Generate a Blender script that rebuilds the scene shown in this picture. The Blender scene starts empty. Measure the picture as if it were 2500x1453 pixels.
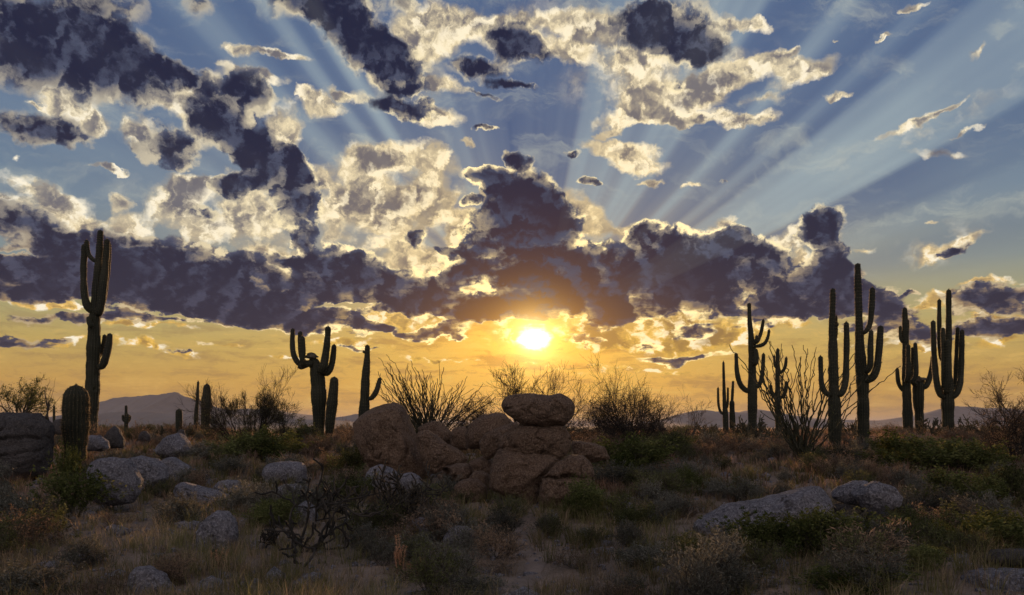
import bpy, bmesh, math, random
import numpy as np
from mathutils import Vector, Matrix, noise as mnoise

SC = bpy.context.scene
COL = SC.collection
R = math.radians
F = 1962.0            # focal length in photo pixels
CX, HY = 1250.0, 1040.0   # optical axis column, horizon row in the photo
CZ = 1.6              # eye height

# ---------------------------------------------------------------- camera
cam_d = bpy.data.cameras.new('camera')
cam = bpy.data.objects.new('camera', cam_d)
COL.objects.link(cam)
cam.location = (0, 0, CZ)
cam.rotation_euler = (R(90), 0, 0)
cam_d.sensor_width = 36.0
cam_d.lens = 36.0 * F / 2500.0
cam_d.shift_y = (HY - 726.5) / 2500.0
cam_d.clip_start = 0.1
cam_d.clip_end = 60000
SC.camera = cam

SC.view_settings.view_transform = 'Standard'
SC.view_settings.look = 'None'
SC.view_settings.exposure = 0.0
SC.view_settings.gamma = 1.0
SC.cycles.max_bounces = 6
SC.cycles.diffuse_bounces = 2
SC.cycles.transmission_bounces = 3
SC.cycles.transparent_max_bounces = 4
SC.cycles.volume_bounces = 0

def azel(px, py):
    dx = px - CX
    dz = HY - py
    return math.degrees(math.atan2(dx, F)), math.degrees(math.atan2(dz, math.hypot(F, dx)))

SUN_PX = (1303, 826)
SUN_AZ, SUN_EL = azel(*SUN_PX)

# ---------------------------------------------------------------- sun lamp
sun_d = bpy.data.lights.new('sun', 'SUN')
sun_d.energy = 5.0
sun_d.angle = R(0.5)
sun_d.color = (1.0, 0.56, 0.26)
sun = bpy.data.objects.new('sun', sun_d)
COL.objects.link(sun)
sd = Vector((math.sin(R(SUN_AZ)) * math.cos(R(SUN_EL)), math.cos(R(SUN_AZ)) * math.cos(R(SUN_EL)), math.sin(R(SUN_EL))))
sun.rotation_euler = sd.to_track_quat('Z', 'Y').to_euler()
sun.location = (0, 0, 30)

# ---------------------------------------------------------------- node helpers
def srgb(r, g, b):
    f = lambda c: (c / 255 / 12.92) if c / 255 <= 0.04045 else ((c / 255 + 0.055) / 1.055) ** 2.4
    return (f(r), f(g), f(b), 1.0)

class G:
    """tiny wrapper that writes shader node trees"""
    def __init__(s, nt):
        s.nt = nt
    def node(s, t, **kw):
        n = s.nt.nodes.new(t)
        for k, v in kw.items():
            setattr(n, k, v)
        return n
    def put(s, inp, v):
        if isinstance(v, bpy.types.NodeSocket):
            s.nt.links.new(v, inp)
        elif v is not None:
            inp.default_value = v
    def m(s, op, a, b=None, c=None, clamp=False):
        n = s.node('ShaderNodeMath', operation=op, use_clamp=clamp)
        s.put(n.inputs[0], a)
        if b is not None: s.put(n.inputs[1], b)
        if c is not None: s.put(n.inputs[2], c)
        return n.outputs[0]
    def step(s, v, a, b):
        n = s.node('ShaderNodeMapRange', interpolation_type='SMOOTHSTEP')
        s.put(n.inputs[0], v); n.inputs[1].default_value = a; n.inputs[2].default_value = b
        return n.outputs[0]
    def stepd(s, v, a, b):
        n = s.node('ShaderNodeMapRange', interpolation_type='SMOOTHSTEP')
        s.put(n.inputs[0], v); s.put(n.inputs[1], a); s.put(n.inputs[2], b)
        return n.outputs[0]
    def lin(s, v, a, b, c=0.0, d=1.0):
        n = s.node('ShaderNodeMapRange')
        s.put(n.inputs[0], v)
        for i, q in enumerate((a, b, c, d)): n.inputs[1 + i].default_value = q
        return n.outputs[0]
    def mix(s, f, a, b, mode='MIX'):
        n = s.node('ShaderNodeMix', data_type='RGBA', blend_type=mode)
        s.put(n.inputs[0], f); s.put(n.inputs[6], a); s.put(n.inputs[7], b)
        return n.outputs[2]
    def comb(s, x, y, z=0.0):
        n = s.node('ShaderNodeCombineXYZ')
        s.put(n.inputs[0], x); s.put(n.inputs[1], y); s.put(n.inputs[2], z)
        return n.outputs[0]
    def noise(s, vec, scale, detail=5, rough=0.55, dist=0.0, out=0):
        n = s.node('ShaderNodeTexNoise')
        s.put(n.inputs['Vector'], vec)
        n.inputs['Scale'].default_value = scale; n.inputs['Detail'].default_value = detail
        n.inputs['Roughness'].default_value = rough; n.inputs['Distortion'].default_value = dist
        return n.outputs[out]
    def voro(s, vec, scale, detail=0.0, rough=0.5, feature='F1', out='Distance'):
        n = s.node('ShaderNodeTexVoronoi', feature=feature)
        s.put(n.inputs['Vector'], vec)
        n.inputs['Scale'].default_value = scale; n.inputs['Detail'].default_value = detail
        n.inputs['Roughness'].default_value = rough
        return n.outputs[out]
    def ramp(s, f, stops, mode='LINEAR'):
        n = s.node('ShaderNodeValToRGB')
        e = n.color_ramp.elements
        n.color_ramp.interpolation = mode
        while len(e) < len(stops): e.new(0.5)
        for i, (p, c) in enumerate(stops):
            e[i].position = p
            e[i].color = c if len(c) == 4 else (*c, 1)
        s.put(n.inputs[0], f)
        return n.outputs[0]
    def vm(s, op, a, b=None):
        n = s.node('ShaderNodeVectorMath', operation=op)
        s.put(n.inputs[0], a)
        if b is not None: s.put(n.inputs[1], b)
        return n.outputs[0]

# ---------------------------------------------------------------- sky
# cloud masses: photo column, row, half width, half height, tilt, weight -> stored as azimuth / elevation
DARK = [
 (60,612,130,9,-4,-1.3),(330,590,60,8,-6,-1.0),(300,628,70,6,0,-.9),(540,800,120,6,0,-.8),(230,735,70,10,0,-1.2),(640,690,110,6,-4,-.8),(840,740,120,8,0,-1.1),(950,770,80,8,0,-1.2),(400,765,130,6,-2,-.8),(1400,610,40,24,0,-.6),(1230,640,50,8,0,-.5),
 (110,130,250,115,0,2.4),(290,150,160,85,-20,2.3),(430,195,110,30,-10,1.9),(50,20,190,90,0,1.8),(240,20,110,70,0,1.5),
 (130,312,115,42,5,2),(20,300,60,40,0,.7),
 (600,215,75,45,-20,1.6),(560,300,120,85,-10,2),(640,375,120,50,-20,2),(400,355,75,55,0,1.7),(730,405,70,28,-30,1.6),
 (470,290,40,35,0,1.2),(560,452,55,35,0,1.7),(620,440,60,35,0,1.5),(725,500,62,95,0,2.2),(745,590,40,40,0,1.8),(500,520,45,25,0,1.1),
 (860,80,165,85,-30,2.5),(955,150,100,70,-10,2.3),(800,5,150,70,0,2.4),(960,250,115,28,-8,1.9),(1000,215,60,16,0,1.4),(985,20,30,30,0,1.2),
 (480,20,50,40,0,.7),(1230,98,75,50,-15,2.1),(1290,120,60,30,-25,1.5),(1170,168,80,36,0,2),(1235,207,75,15,0,1.8),(1165,232,60,10,-15,1.3),(1185,320,45,9,0,1.5),(1330,125,80,22,-18,1.0),
 (1640,75,140,75,-5,2.3),(1560,45,60,45,0,1.8),(1710,115,90,45,0,2),(1640,200,30,20,0,.8),(1560,90,35,30,0,.9),
 (1440,446,40,17,-10,2),(1252,400,36,30,0,2),(1170,432,55,20,0,1.6),(1405,365,22,14,0,1.6),(1760,435,24,16,0,.8),(1160,490,25,14,0,1.4),
 (1275,500,95,80,0,2.4),(1230,590,110,85,0,2.4),(1335,560,80,80,0,2.4),(1205,450,45,30,0,1.6),(1120,602,70,13,0,1.7),(1150,640,60,22,0,1.6),
 (1560,660,180,85,0,2.4),(1770,650,160,80,0,2.4),(1420,670,120,80,0,2.4),(1690,590,110,38,0,2.2),(1850,620,70,55,0,2.2),(1575,560,48,32,0,2),(1770,560,40,30,0,1.5),
 (1960,700,140,75,0,2.4),(2015,560,70,42,0,2.2),(2040,640,55,70,0,2.2),(1890,765,170,42,0,2.2),(2080,745,160,50,0,2.2),
 (1300,690,140,70,0,2.2),(1230,750,160,38,0,2.2),(1510,750,150,38,0,2),(1700,710,120,60,0,2),
 (1060,710,120,60,0,2.2),(1120,650,55,45,0,1.9),(870,640,125,48,-12,2.3),(770,640,85,32,0,2),(1065,812,100,20,0,2),(1140,780,70,26,0,1.9),(1010,578,30,30,0,1.7),(970,740,90,22,-5,1.7),
 (500,670,400,62,-3,2.3),(150,650,240,62,0,2.3),(300,600,210,45,0,2.2),(90,545,170,48,-10,2.3),(550,740,350,42,0,2.2),(700,775,260,32,-3,2.1),(830,700,160,42,0,2.1),(900,795,60,13,0,1.7),(400,720,320,42,0,2),(100,700,200,22,0,1.8),
 (690,630,40,16,0,1.5),(110,765,190,16,0,1.4),(300,770,160,14,0,1.3),(60,832,110,17,0,1.5),(500,828,32,8,0,1.3),(440,853,45,7,0,1.2),
 (2410,725,150,36,0,2.2),(2430,790,150,28,0,2),(2230,795,170,30,0,2),(2340,608,48,15,8,1.5),(2200,712,32,8,0,1.5),(2160,760,70,30,0,1.8),(2115,840,110,12,0,1),
 (1650,872,150,13,0,1.6),(1570,838,50,22,0,1.4),(1500,790,60,20,0,1.2),(870,850,70,9,0,1.1),(1690,800,60,25,0,1.2),(1420,825,60,16,0,1.2),
]
LITE = [
 (1180,70,330,80,0,.40),(1640,200,280,110,0,.45),(1030,200,140,70,0,.35),(930,490,240,90,0,.45),(500,500,240,90,0,.40),(1650,810,300,60,0,.55),(1000,770,260,60,0,.5),(2250,320,240,50,18,.35),(2300,600,150,60,10,.3),
 (165,262,78,48,0,1.7),(232,300,42,32,0,1.7),(262,225,26,16,-30,1.6),(88,258,28,8,0,1.5),(112,228,12,10,0,1.3),
 (365,235,80,32,-8,1.7),(330,310,38,48,0,1.7),(450,255,65,40,0,1.6),(480,310,50,50,0,1.3),(510,240,50,32,0,1.2),(580,180,55,14,0,1.4),
 (590,138,38,22,0,1.7),(680,142,80,13,-3,1.8),(655,195,48,16,-10,1.6),(690,320,45,75,0,1.7),(640,240,35,30,0,1.4),(785,250,62,32,0,1.7),(735,235,25,16,0,1.5),(830,222,45,12,-10,1.7),
 (1080,60,130,55,0,1.4),(1020,110,100,50,0,1.4),(1010,190,75,20,-15,1.6),(1065,285,75,22,0,1.4),(1100,215,90,20,-10,1),(1210,50,70,20,0,1.2),(1350,60,110,28,0,1.3),(1450,95,110,42,0,1.5),
 (1370,130,110,30,-15,1.4),(1560,150,90,50,0,1.5),(1510,60,60,45,0,1.3),(1760,50,40,40,0,1.2),(1830,55,55,20,-20,1.6),(1810,175,130,34,0,1.8),(1970,175,100,34,14,1.8),(1900,140,40,18,0,1.6),(1730,200,90,30,0,1.4),
 (1640,245,150,42,0,1.6),(1550,290,110,24,0,1.7),(1720,290,140,16,0,1.6),(1840,288,80,18,6,1.8),(2055,232,30,11,0,1.8),(1590,215,70,30,0,1.3),
 (1485,320,45,10,0,1.6),(1510,360,105,22,-12,1.9),(1570,402,80,22,-14,1.8),(1600,440,45,8,-5,1.5),(1682,450,15,9,0,1.6),(1425,443,18,10,0,1.6),(1880,240,70,10,0,1),
 (2240,290,110,13,20,1.5),(2290,265,60,8,20,1.2),(2355,325,48,7,15,1.3),(2290,380,90,14,-15,.9),(2390,130,36,8,25,1.1),(2265,555,22,7,0,1.4),(2330,605,85,20,18,1.4),(2120,610,30,8,0,1.1),(2165,90,24,6,20,1.2),(2020,103,18,4,0,1.5),(2250,8,26,10,0,1.2),
 (970,375,120,42,0,1.9),(890,400,75,48,0,1.9),(875,480,70,60,0,1.8),(1060,420,60,65,0,1.8),(1000,480,110,60,0,1.9),(940,545,70,30,0,1.7),(820,540,60,65,0,1.6),(790,440,50,40,-40,1.6),(1140,350,20,8,0,1.2),
 (430,490,65,65,0,1.9),(490,450,60,35,0,1.7),(530,560,80,50,0,1.8),(600,500,75,60,0,1.6),(590,420,60,25,0,1.4),(310,480,26,28,0,1.8),(340,545,48,36,0,1.7),(270,400,60,8,0,1.5),(650,560,60,45,0,1.3),(670,430,40,25,0,1.2),
 (60,435,100,26,-8,1.5),(150,495,100,48,0,1.8),(225,545,90,30,0,1.7),(15,480,60,30,0,1.4),(40,370,14,12,0,1.2),
 (650,622,90,30,0,1.6),(700,650,60,28,0,1.6),(990,600,60,60,0,1.7),(870,620,60,26,0,1.5),(1085,625,50,30,0,1.6),(1135,565,60,55,0,2),(1195,480,24,50,0,1.7),(920,590,40,16,0,1.4),
 (1160,650,34,60,0,1.7),(1190,705,26,22,0,1.8),(1390,697,18,13,0,2.2),(1040,660,60,40,0,1.5),
 (1375,510,50,60,0,1.8),(1430,540,70,45,-15,1.9),(1530,550,70,24,0,1.7),(1750,545,36,32,0,1.8),(1675,570,35,20,0,1.7),(1935,575,45,28,0,1.9),(1960,620,40,30,0,1.6),(2065,570,25,35,0,1),(1860,600,60,20,0,1),
 (1600,790,120,44,0,2.2),(1670,750,70,50,40,2.0),(1760,810,120,36,0,2.0),(1430,790,90,44,0,2.1),(1500,825,110,34,0,2.0),(1620,840,160,20,0,1.5),(1930,800,60,16,0,1.3),(1240,820,70,30,0,1.5),
 (80,722,110,14,-8,1.7),(150,742,80,9,0,1.6),(380,790,160,10,0,1.2),(900,775,110,16,0,1.5),(880,835,120,12,0,1.2),(1000,695,90,14,0,1.6),(1050,770,60,14,0,1.4),(980,810,60,18,0,1.1),
 (330,838,70,16,0,1.4),(165,832,50,12,0,1.3),(450,858,60,8,0,1),(560,835,60,7,0,1),(2300,715,80,12,0,1.7),(2240,735,70,14,0,1.6),(2420,690,100,7,0,1.3),(2440,765,90,9,0,1.6),(2170,750,40,12,0,1.5),(2440,830,90,16,0,1.2),(2250,830,120,12,0,1),
 (1320,895,130,7,0,1.7),(1460,905,70,8,0,1.3),(1080,880,130,6,0,1.2),(1600,905,110,8,0,1.1),(700,880,120,5,0,.9),
]
def build_world():
    w = bpy.data.worlds.new('World')
    SC.world = w
    w.use_nodes = True
    nt = w.node_tree
    nt.nodes.clear()
    g = G(nt)
    tc = g.node('ShaderNodeTexCoord').outputs['Generated']
    sx = g.node('ShaderNodeSeparateXYZ'); nt.links.new(tc, sx.inputs[0])
    x, y, z = sx.outputs
    u = g.m('MULTIPLY', g.m('ARCTAN2', x, y), 180 / math.pi)
    v = g.m('MULTIPLY', g.m('ARCSINE', z), 180 / math.pi)
    vq = g.m('MAXIMUM', v, 0.0)
    P = g.comb(u, v)
    # detail coordinates: bands flatten towards the horizon
    v2 = g.m('ADD', v, g.m('MULTIPLY', g.m('SUBTRACT', 1.0, g.m('EXPONENT', g.m('MULTIPLY', vq, -0.2))), 9.0))
    Q = g.comb(u, v2)
    wn = g.noise(Q, 0.16, 3, 0.6, out=1)
    wn2 = g.noise(Q, 0.75, 4, 0.6, out=1)
    warp = g.vm('ADD', g.vm('MULTIPLY', g.vm('SUBTRACT', wn, (.5, .5, .5)), (3.6, 2.6, 0)),
                g.vm('MULTIPLY', g.vm('SUBTRACT', wn2, (.5, .5, .5)), (1.7, 1.3, 0)))
    PW = g.vm('ADD', P, warp)

    def field(blobs, k):
        acc = None
        for (bx, by, rx, ry, rot, wt) in blobs:
            a, e = azel(bx, by)
            ra = (azel(bx + rx, by)[0] - azel(bx - rx, by)[0]) / 2 * 1.16
            re = (azel(bx, by - ry)[1] - azel(bx, by + ry)[1]) / 2 * 1.16
            mp = g.node('ShaderNodeMapping', vector_type='TEXTURE')
            nt.links.new(PW, mp.inputs[0])
            mp.inputs[1].default_value = (a, e, 0)
            mp.inputs[2].default_value = (0, 0, R(rot))
            mp.inputs[3].default_value = (ra, re, 1)
            gr = g.node('ShaderNodeTexGradient', gradient_type='SPHERICAL')
            nt.links.new(mp.outputs[0], gr.inputs[0])
            acc = g.m('MULTIPLY_ADD', gr.outputs['Fac'], wt * k, acc if acc is not None else 0.0)
        return g.m('MINIMUM', acc, 2.4)
    D = field(DARK, 1.22)
    L = field(LITE, 1.05)

    # cloud texture: fractal noise + cauliflower billows
    off = g.vm('ADD', Q, (31.7, 12.3, 5.0))
    wn3 = g.noise(Q, 1.6, 3, 0.6, out=1)
    def billow(vec):
        w_ = g.vm('ADD', vec, g.vm('ADD', g.vm('MULTIPLY', g.vm('SUBTRACT', wn2, (.5, .5, .5)), (2.2, 2.2, 0)), g.vm('MULTIPLY', g.vm('SUBTRACT', wn3, (.5, .5, .5)), (.8, .8, 0))))
        return g.m('SUBTRACT', 1.0, g.voro(w_, 0.42, 3.0, 0.5))
    bil = billow(Q)
    fb = g.noise(Q, 0.26, 10, 0.54, 0.2)
    fb2 = g.noise(off, 0.30, 10, 0.57, 0.3)
    st = g.noise(g.vm('MULTIPLY', P, (0.22, 1.5, 1)), 0.8, 6, 0.6, 0.3)       # flat bands
    low = g.m('SUBTRACT', 1.0, g.step(v, 6.0, 13.0))
    sunu = g.m('SUBTRACT', SUN_AZ, u); sunv = g.m('SUBTRACT', SUN_EL, v)
    sdir = g.vm('NORMALIZE', g.comb(sunu, sunv))
    qs = g.vm('ADD', Q, g.vm('MULTIPLY', sdir, (.5, .5, 0)))
    bil_s = billow(qs)
    fs = g.noise(qs, 0.26, 6, 0.60, 0.2)
    f6 = g.noise(Q, 0.26, 6, 0.60, 0.2)
    # brighter where the cloud surface turns to the sun
    lit = g.lin(g.m('ADD', g.m('MULTIPLY', g.m('SUBTRACT', bil, bil_s), .55), g.m('MULTIPLY', g.m('SUBTRACT', f6, fs), 1.0)), -.17, .17)

    nD = g.m('ADD', g.m('MULTIPLY', g.m('SUBTRACT', fb, .5), 2.9), g.m('MULTIPLY', g.m('SUBTRACT', bil, .5), 0.7))
    nD = g.m('ADD', nD, g.m('MULTIPLY', g.m('MULTIPLY', g.m('SUBTRACT', st, .52), 3.4), low))
    nL = g.m('ADD', g.m('MULTIPLY', g.m('SUBTRACT', fb2, .5), 2.9), g.m('MULTIPLY', g.m('SUBTRACT', bil, .5), 0.5))
    nL = g.m('ADD', nL, g.m('MULTIPLY', g.m('MULTIPLY', g.m('SUBTRACT', st, .5), 2.0), low))
    dD = g.m('ADD', g.m('ADD', D, nD), 0.52)
    dL = g.m('ADD', g.m('ADD', L, nL), 0.42)

    # angle and distance from the sun
    du = g.m('SUBTRACT', u, SUN_AZ); dv = g.m('SUBTRACT', v, SUN_EL)
    r = g.m('SQRT', g.m('ADD', g.m('MULTIPLY', du, du), g.m('MULTIPLY', dv, dv)))
    rw = g.m('SQRT', g.m('ADD', g.m('MULTIPLY', g.m('MULTIPLY', du, du), .28), g.m('MULTIPLY', g.m('MULTIPLY', dv, dv), 1.5)))
    th = g.m('MULTIPLY', g.m('ARCTAN2', dv, du), 1 / math.pi)       # 0..1 over the upper half

    # ---- clear sky
    e = g.m('DIVIDE', vq, 40.0, clamp=True)
    blue = g.ramp(e, [(0.0, srgb(162, 120, 66)), (0.07, srgb(188, 144, 70)), (0.14, srgb(180, 156, 90)), (0.19, srgb(164, 158, 112)),
                      (0.26, srgb(128, 142, 142)), (0.36, srgb(104, 127, 148)), (0.52, srgb(90, 113, 144)), (0.70, srgb(84, 106, 140)), (1.0, srgb(70, 90, 128))])
    gold = g.m('EXPONENT', g.m('MULTIPLY', rw, -0.19))
    sky = g.mix(g.m('MULTIPLY', gold, 0.95, clamp=True), blue, srgb(252, 182, 16))
    nsk = g.node('ShaderNodeTexSky', sky_type='NISHITA')
    nsk.sun_disc = False
    nsk.sun_elevation = R(SUN_EL); nsk.sun_rotation = R(SUN_AZ)
    sky = g.mix(0.004, sky, nsk.outputs[0], 'ADD')

    # ---- shafts of light between the clouds
    rays = g.ramp(th, [(0.0, (.35,)*3), (0.06, (.25,)*3), (0.085, (.55,)*3), (0.1, (.2,)*3), (0.12, (.12,)*3), (0.127, (.85,)*3), (0.165, (.8,)*3),
                       (0.18, (.62,)*3), (0.188, (.15,)*3), (0.2, (.6,)*3), (0.212, (.15,)*3), (0.225, (.3,)*3), (0.24, (.8,)*3), (0.255, (.2,)*3), (0.278, (.15,)*3),
                       (0.295, (.8,)*3), (0.35, (.6,)*3), (0.425, (.7,)*3), (0.437, (.12,)*3), (0.53, (.1,)*3), (0.60, (.35,)*3), (0.63, (.6,)*3), (0.655, (.2,)*3),
                       (0.69, (.3,)*3), (0.705, (.85,)*3), (0.72, (.3,)*3), (0.735, (.7,)*3), (0.75, (.15,)*3), (0.775, (.7,)*3), (0.80, (.2,)*3), (0.84, (.5,)*3), (1.0, (.2,)*3)][:32], 'EASE')
    fine = g.node('ShaderNodeTexNoise', noise_dimensions='1D')
    g.put(fine.inputs['W'], th); fine.inputs['Scale'].default_value = 42; fine.inputs['Detail'].default_value = 2
    soft = g.noise(P, 0.09, 2, .5)
    rr = g.m('ADD', g.m('SUBTRACT', rays, 0.42), g.m('MULTIPLY', g.m('SUBTRACT', fine.outputs[0], .5), 0.38))
    rmask = g.m('MULTIPLY', g.step(r, 4.5, 12.0), g.m('EXPONENT', g.m('MULTIPLY', r, -0.018)))
    rmask = g.m('MULTIPLY', rmask, g.lin(soft, .3, .7, .6, 1.2))
    rmask = g.m('MULTIPLY', rmask, g.step(v, 6.0, 13.0))
    rr = g.m('MULTIPLY', rr, rmask)
    rpos = g.m('MAXIMUM', rr, 0.0); rneg = g.m('MAXIMUM', g.m('MULTIPLY', rr, -1.0), 0.0)
    sky = g.mix(g.m('MULTIPLY', rpos, 1.75, clamp=True), sky, srgb(164, 180, 184))
    sky = g.mix(g.m('MULTIPLY', rneg, 2.0, clamp=True), sky, srgb(58, 78, 122))
    # thin veil of high cirrus
    cir = g.noise(g.vm('MULTIPLY', PW, (0.5, 1.3, 1)), 0.33, 7, .62, .6)
    sky = g.mix(g.m('MULTIPLY', g.m('MULTIPLY', g.step(cir, .48, .8), g.step(v, 7, 14)), .55), sky, srgb(196, 198, 182))

    # ---- colours of the light that comes through
    warm = g.m('MAXIMUM', g.m('SUBTRACT', 1.0, g.step(v, 5.0, 15.0)), g.m('EXPONENT', g.m('MULTIPLY', r, -0.11)))
    bright = g.mix(warm, srgb(242, 226, 188), srgb(250, 198, 84))
    grey = g.mix(warm, srgb(102, 102, 114), srgb(150, 116, 66))
    dark = g.mix(g.step(v, 4.0, 24.0), srgb(48, 46, 62), srgb(34, 38, 62))
    dark = g.mix(g.m('EXPONENT', g.m('MULTIPLY', r, -0.30)), dark, srgb(150, 92, 30))
    mid = g.mix(warm, srgb(76, 82, 104), srgb(72, 70, 88))

    # ---- flat sunlit bands low over the horizon
    st2 = g.noise(g.vm('MULTIPLY', PW, (0.35, 1.7, 1)), 1.3, 7, 0.62, 0.5)
    sb = g.m('ADD', g.m('MULTIPLY', st, .6), g.m('MULTIPLY', st2, .4))
    bandc = g.mix(g.step(sb, .45, .60), srgb(124, 98, 78), srgb(226, 184, 104))
    bandm = g.m('MULTIPLY', g.m('MULTIPLY', g.m('ABSOLUTE', g.m('SUBTRACT', sb, .51)), 9.0, clamp=True), g.m('SUBTRACT', 1.0, g.step(v, 5.5, 9)))
    bandc = g.mix(g.m('MULTIPLY', gold, .75), bandc, g.mix(g.step(sb, .46, .58), srgb(206, 128, 20), srgb(255, 214, 90)))
    c = g.mix(g.m('MULTIPLY', bandm, g.m('MULTIPLY_ADD', gold, .45, .34)), sky, bandc)

    # ---- pale clouds
    lf = g.noise(off, 0.17, 6, 0.55)
    near = g.m('EXPONENT', g.m('MULTIPLY', r, -0.06))
    g_lo = g.m('MULTIPLY_ADD', near, .45, -.16)      # cloud far from the sun lets less light through
    g_hi = g.m('ADD', g_lo, .85)
    covL = g.m('MULTIPLY', g.m('POWER', g.lin(dL, 0.25, 1.05), 1.25), g.step(L, 0.0, .30))
    lc = g.mix(g.step(g.m('ADD', lit, g.m('MULTIPLY', g.m('SUBTRACT', lf, .5), 1.2)), .0, .85), g.mix(.50, bright, grey), bright)
    lc = g.mix(g.step(lit, .5, 1.0), lc, g.mix(near, (.98, .92, .78, 1), (1.25, .92, .36, 1)))
    shade = g.stepd(g.m('ADD', g.m('ADD', g.m('MULTIPLY', dL, .42), g.m('MULTIPLY', g.m('SUBTRACT', fb, .5), 2.4)), g.m('MULTIPLY', lit, -.75)), g_lo, g_hi)
    lc = g.mix(g.m('MULTIPLY', shade, .95), lc, grey)
    c = g.mix(g.m('MULTIPLY', covL, .97), c, lc)

    # ---- dark cloud banks: thin sunlit margin, grey flanks, blue-black cores
    softk = g.step(v, 15.0, 24.0)
    w0 = g.m('MULTIPLY_ADD', softk, -.25, .40)
    w1 = g.m('MULTIPLY_ADD', softk, .55, .88)
    covD = g.m('DIVIDE', g.m('SUBTRACT', dD, w0), g.m('SUBTRACT', w1, w0), clamp=True)
    covD = g.m('MULTIPLY', g.m('MULTIPLY', covD, covD), g.m('SUBTRACT', 3.0, g.m('MULTIPLY', covD, 2.0)))
    covD = g.m('MULTIPLY', covD, g.step(D, 0.03, 0.22))
    thick = g.m('ADD', g.m('ADD', dD, g.m('MULTIPLY', g.m('SUBTRACT', .5, lit), .85)), g.m('MULTIPLY', g.m('SUBTRACT', lf, .5), 2.2))
    rimv = g.m('MULTIPLY', g.step(g.m('ADD', lf, g.m('MULTIPLY', lit, .35)), .42, .66), g.m('MULTIPLY', near, 2.6), clamp=True)
    margin = g.mix(rimv, g.mix(.5, mid, grey), g.mix(near, g.mix(.5, bright, (1, .95, .8, 1)), (1.7, 1.3, .5, 1)))
    flank = g.mix(g.step(lit, .2, .85), mid, g.mix(g.m('MULTIPLY_ADD', near, .28, .24), mid, bright))
    dc = g.mix(g.step(thick, .50, 1.15), margin, flank)
    dc = g.mix(g.step(thick, .95, 2.0), dc, g.mix(g.step(g.m('ADD', lit, g.m('MULTIPLY', g.m('SUBTRACT', st, .5), .9)), .3, 1.0), dark, mid))
    dc = g.mix(g.m('MULTIPLY', g.step(thick, 1.9, 3.1), .8), dc, dark)
    c = g.mix(covD, c, dc)
    # shafts also cross in front of the clouds, faintly
    c = g.mix(g.m('MULTIPLY', rpos, .16), c, srgb(190, 190, 175), 'ADD')

    # ---- glare round the sun
    halo = g.m('EXPONENT', g.m('MULTIPLY', rw, -0.55))
    c = g.mix(g.m('MULTIPLY', halo, .95), c, (1.0, 0.44, 0.02, 1), 'ADD')
    h2 = g.m('EXPONENT', g.m('MULTIPLY', r, -1.15))
    c = g.mix(g.m('MULTIPLY', h2, 3.2), c, (1.0, 0.72, 0.28, 1), 'ADD')
    rc = g.m('SQRT', g.m('ADD', g.m('MULTIPLY', g.m('MULTIPLY', du, du), .6), g.m('MULTIPLY', dv, dv)))
    disc = g.m('SUBTRACT', 1.0, g.step(g.m('ADD', rc, g.m('MULTIPLY', nL, .55)),   .40, .95))
    c = g.mix(disc, c, (3.0, 2.6, 1.7, 1))
    # ground side
    c = g.mix(g.step(v, -1.5, 0.0), srgb(120, 100, 80), c)
    # unseen sky behind the viewer, brightened as added fill light for the foreground
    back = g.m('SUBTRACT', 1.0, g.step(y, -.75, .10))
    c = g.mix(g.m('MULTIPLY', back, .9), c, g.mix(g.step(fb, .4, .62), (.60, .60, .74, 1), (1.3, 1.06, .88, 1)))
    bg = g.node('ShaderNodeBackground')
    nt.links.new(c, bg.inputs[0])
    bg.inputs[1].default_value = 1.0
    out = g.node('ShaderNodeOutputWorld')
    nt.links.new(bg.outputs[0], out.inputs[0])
    w.cycles.sampling_method = 'MANUAL'
    w.cycles.sample_map_resolution = 512
build_world()
# ---------------------------------------------------------------- mesh helpers
def mesh_np(name, V, Fc, smooth=False):
    """V (n,3) floats, Fc (m,k) ints, all faces with the same number of corners"""
    V = np.asarray(V, dtype=np.float32); Fc = np.asarray(Fc, dtype=np.int32)
    me = bpy.data.meshes.new(name)
    me.vertices.add(len(V)); me.vertices.foreach_set('co', V.ravel())
    m, k = Fc.shape
    me.loops.add(m * k); me.loops.foreach_set('vertex_index', Fc.ravel())
    me.polygons.add(m)
    me.polygons.foreach_set('loop_start', np.arange(0, m * k, k, dtype=np.int32))
    me.polygons.foreach_set('loop_total', np.full(m, k, dtype=np.int32))
    if smooth:
        me.polygons.foreach_set('use_smooth', np.ones(m, dtype=bool))
    me.update(calc_edges=True)
    return me

def link(name, me, mat=None, parent=None, loc=None):
    if mat is not None and len(me.materials) == 0:
        me.materials.append(mat)
    o = bpy.data.objects.new(name, me)
    COL.objects.link(o)
    if parent is not None: o.parent = parent
    if loc is not None: o.location = loc
    return o

def tag(o, label=None, cat=None, group=None, kind=None):
    if label: o['label'] = label
    if cat: o['category'] = cat
    if group: o['group'] = group
    if kind: o['kind'] = kind
    return o

def empty(name, loc, label, cat, group=None):
    o = bpy.data.objects.new(name, None)
    o.empty_display_size = 0.2
    COL.objects.link(o)
    o.location = loc
    return tag(o, label, cat, group)

def nrm(a):
    return a / np.maximum(np.linalg.norm(a, axis=-1, keepdims=True), 1e-9)

def merge(parts):
    """list of (V, F) with equal face size -> one (V, F)"""
    vs, fs, n = [], [], 0
    for V, Fc in parts:
        vs.append(V); fs.append(Fc + n); n += len(V)
    return np.concatenate(vs), np.concatenate(fs)

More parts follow.
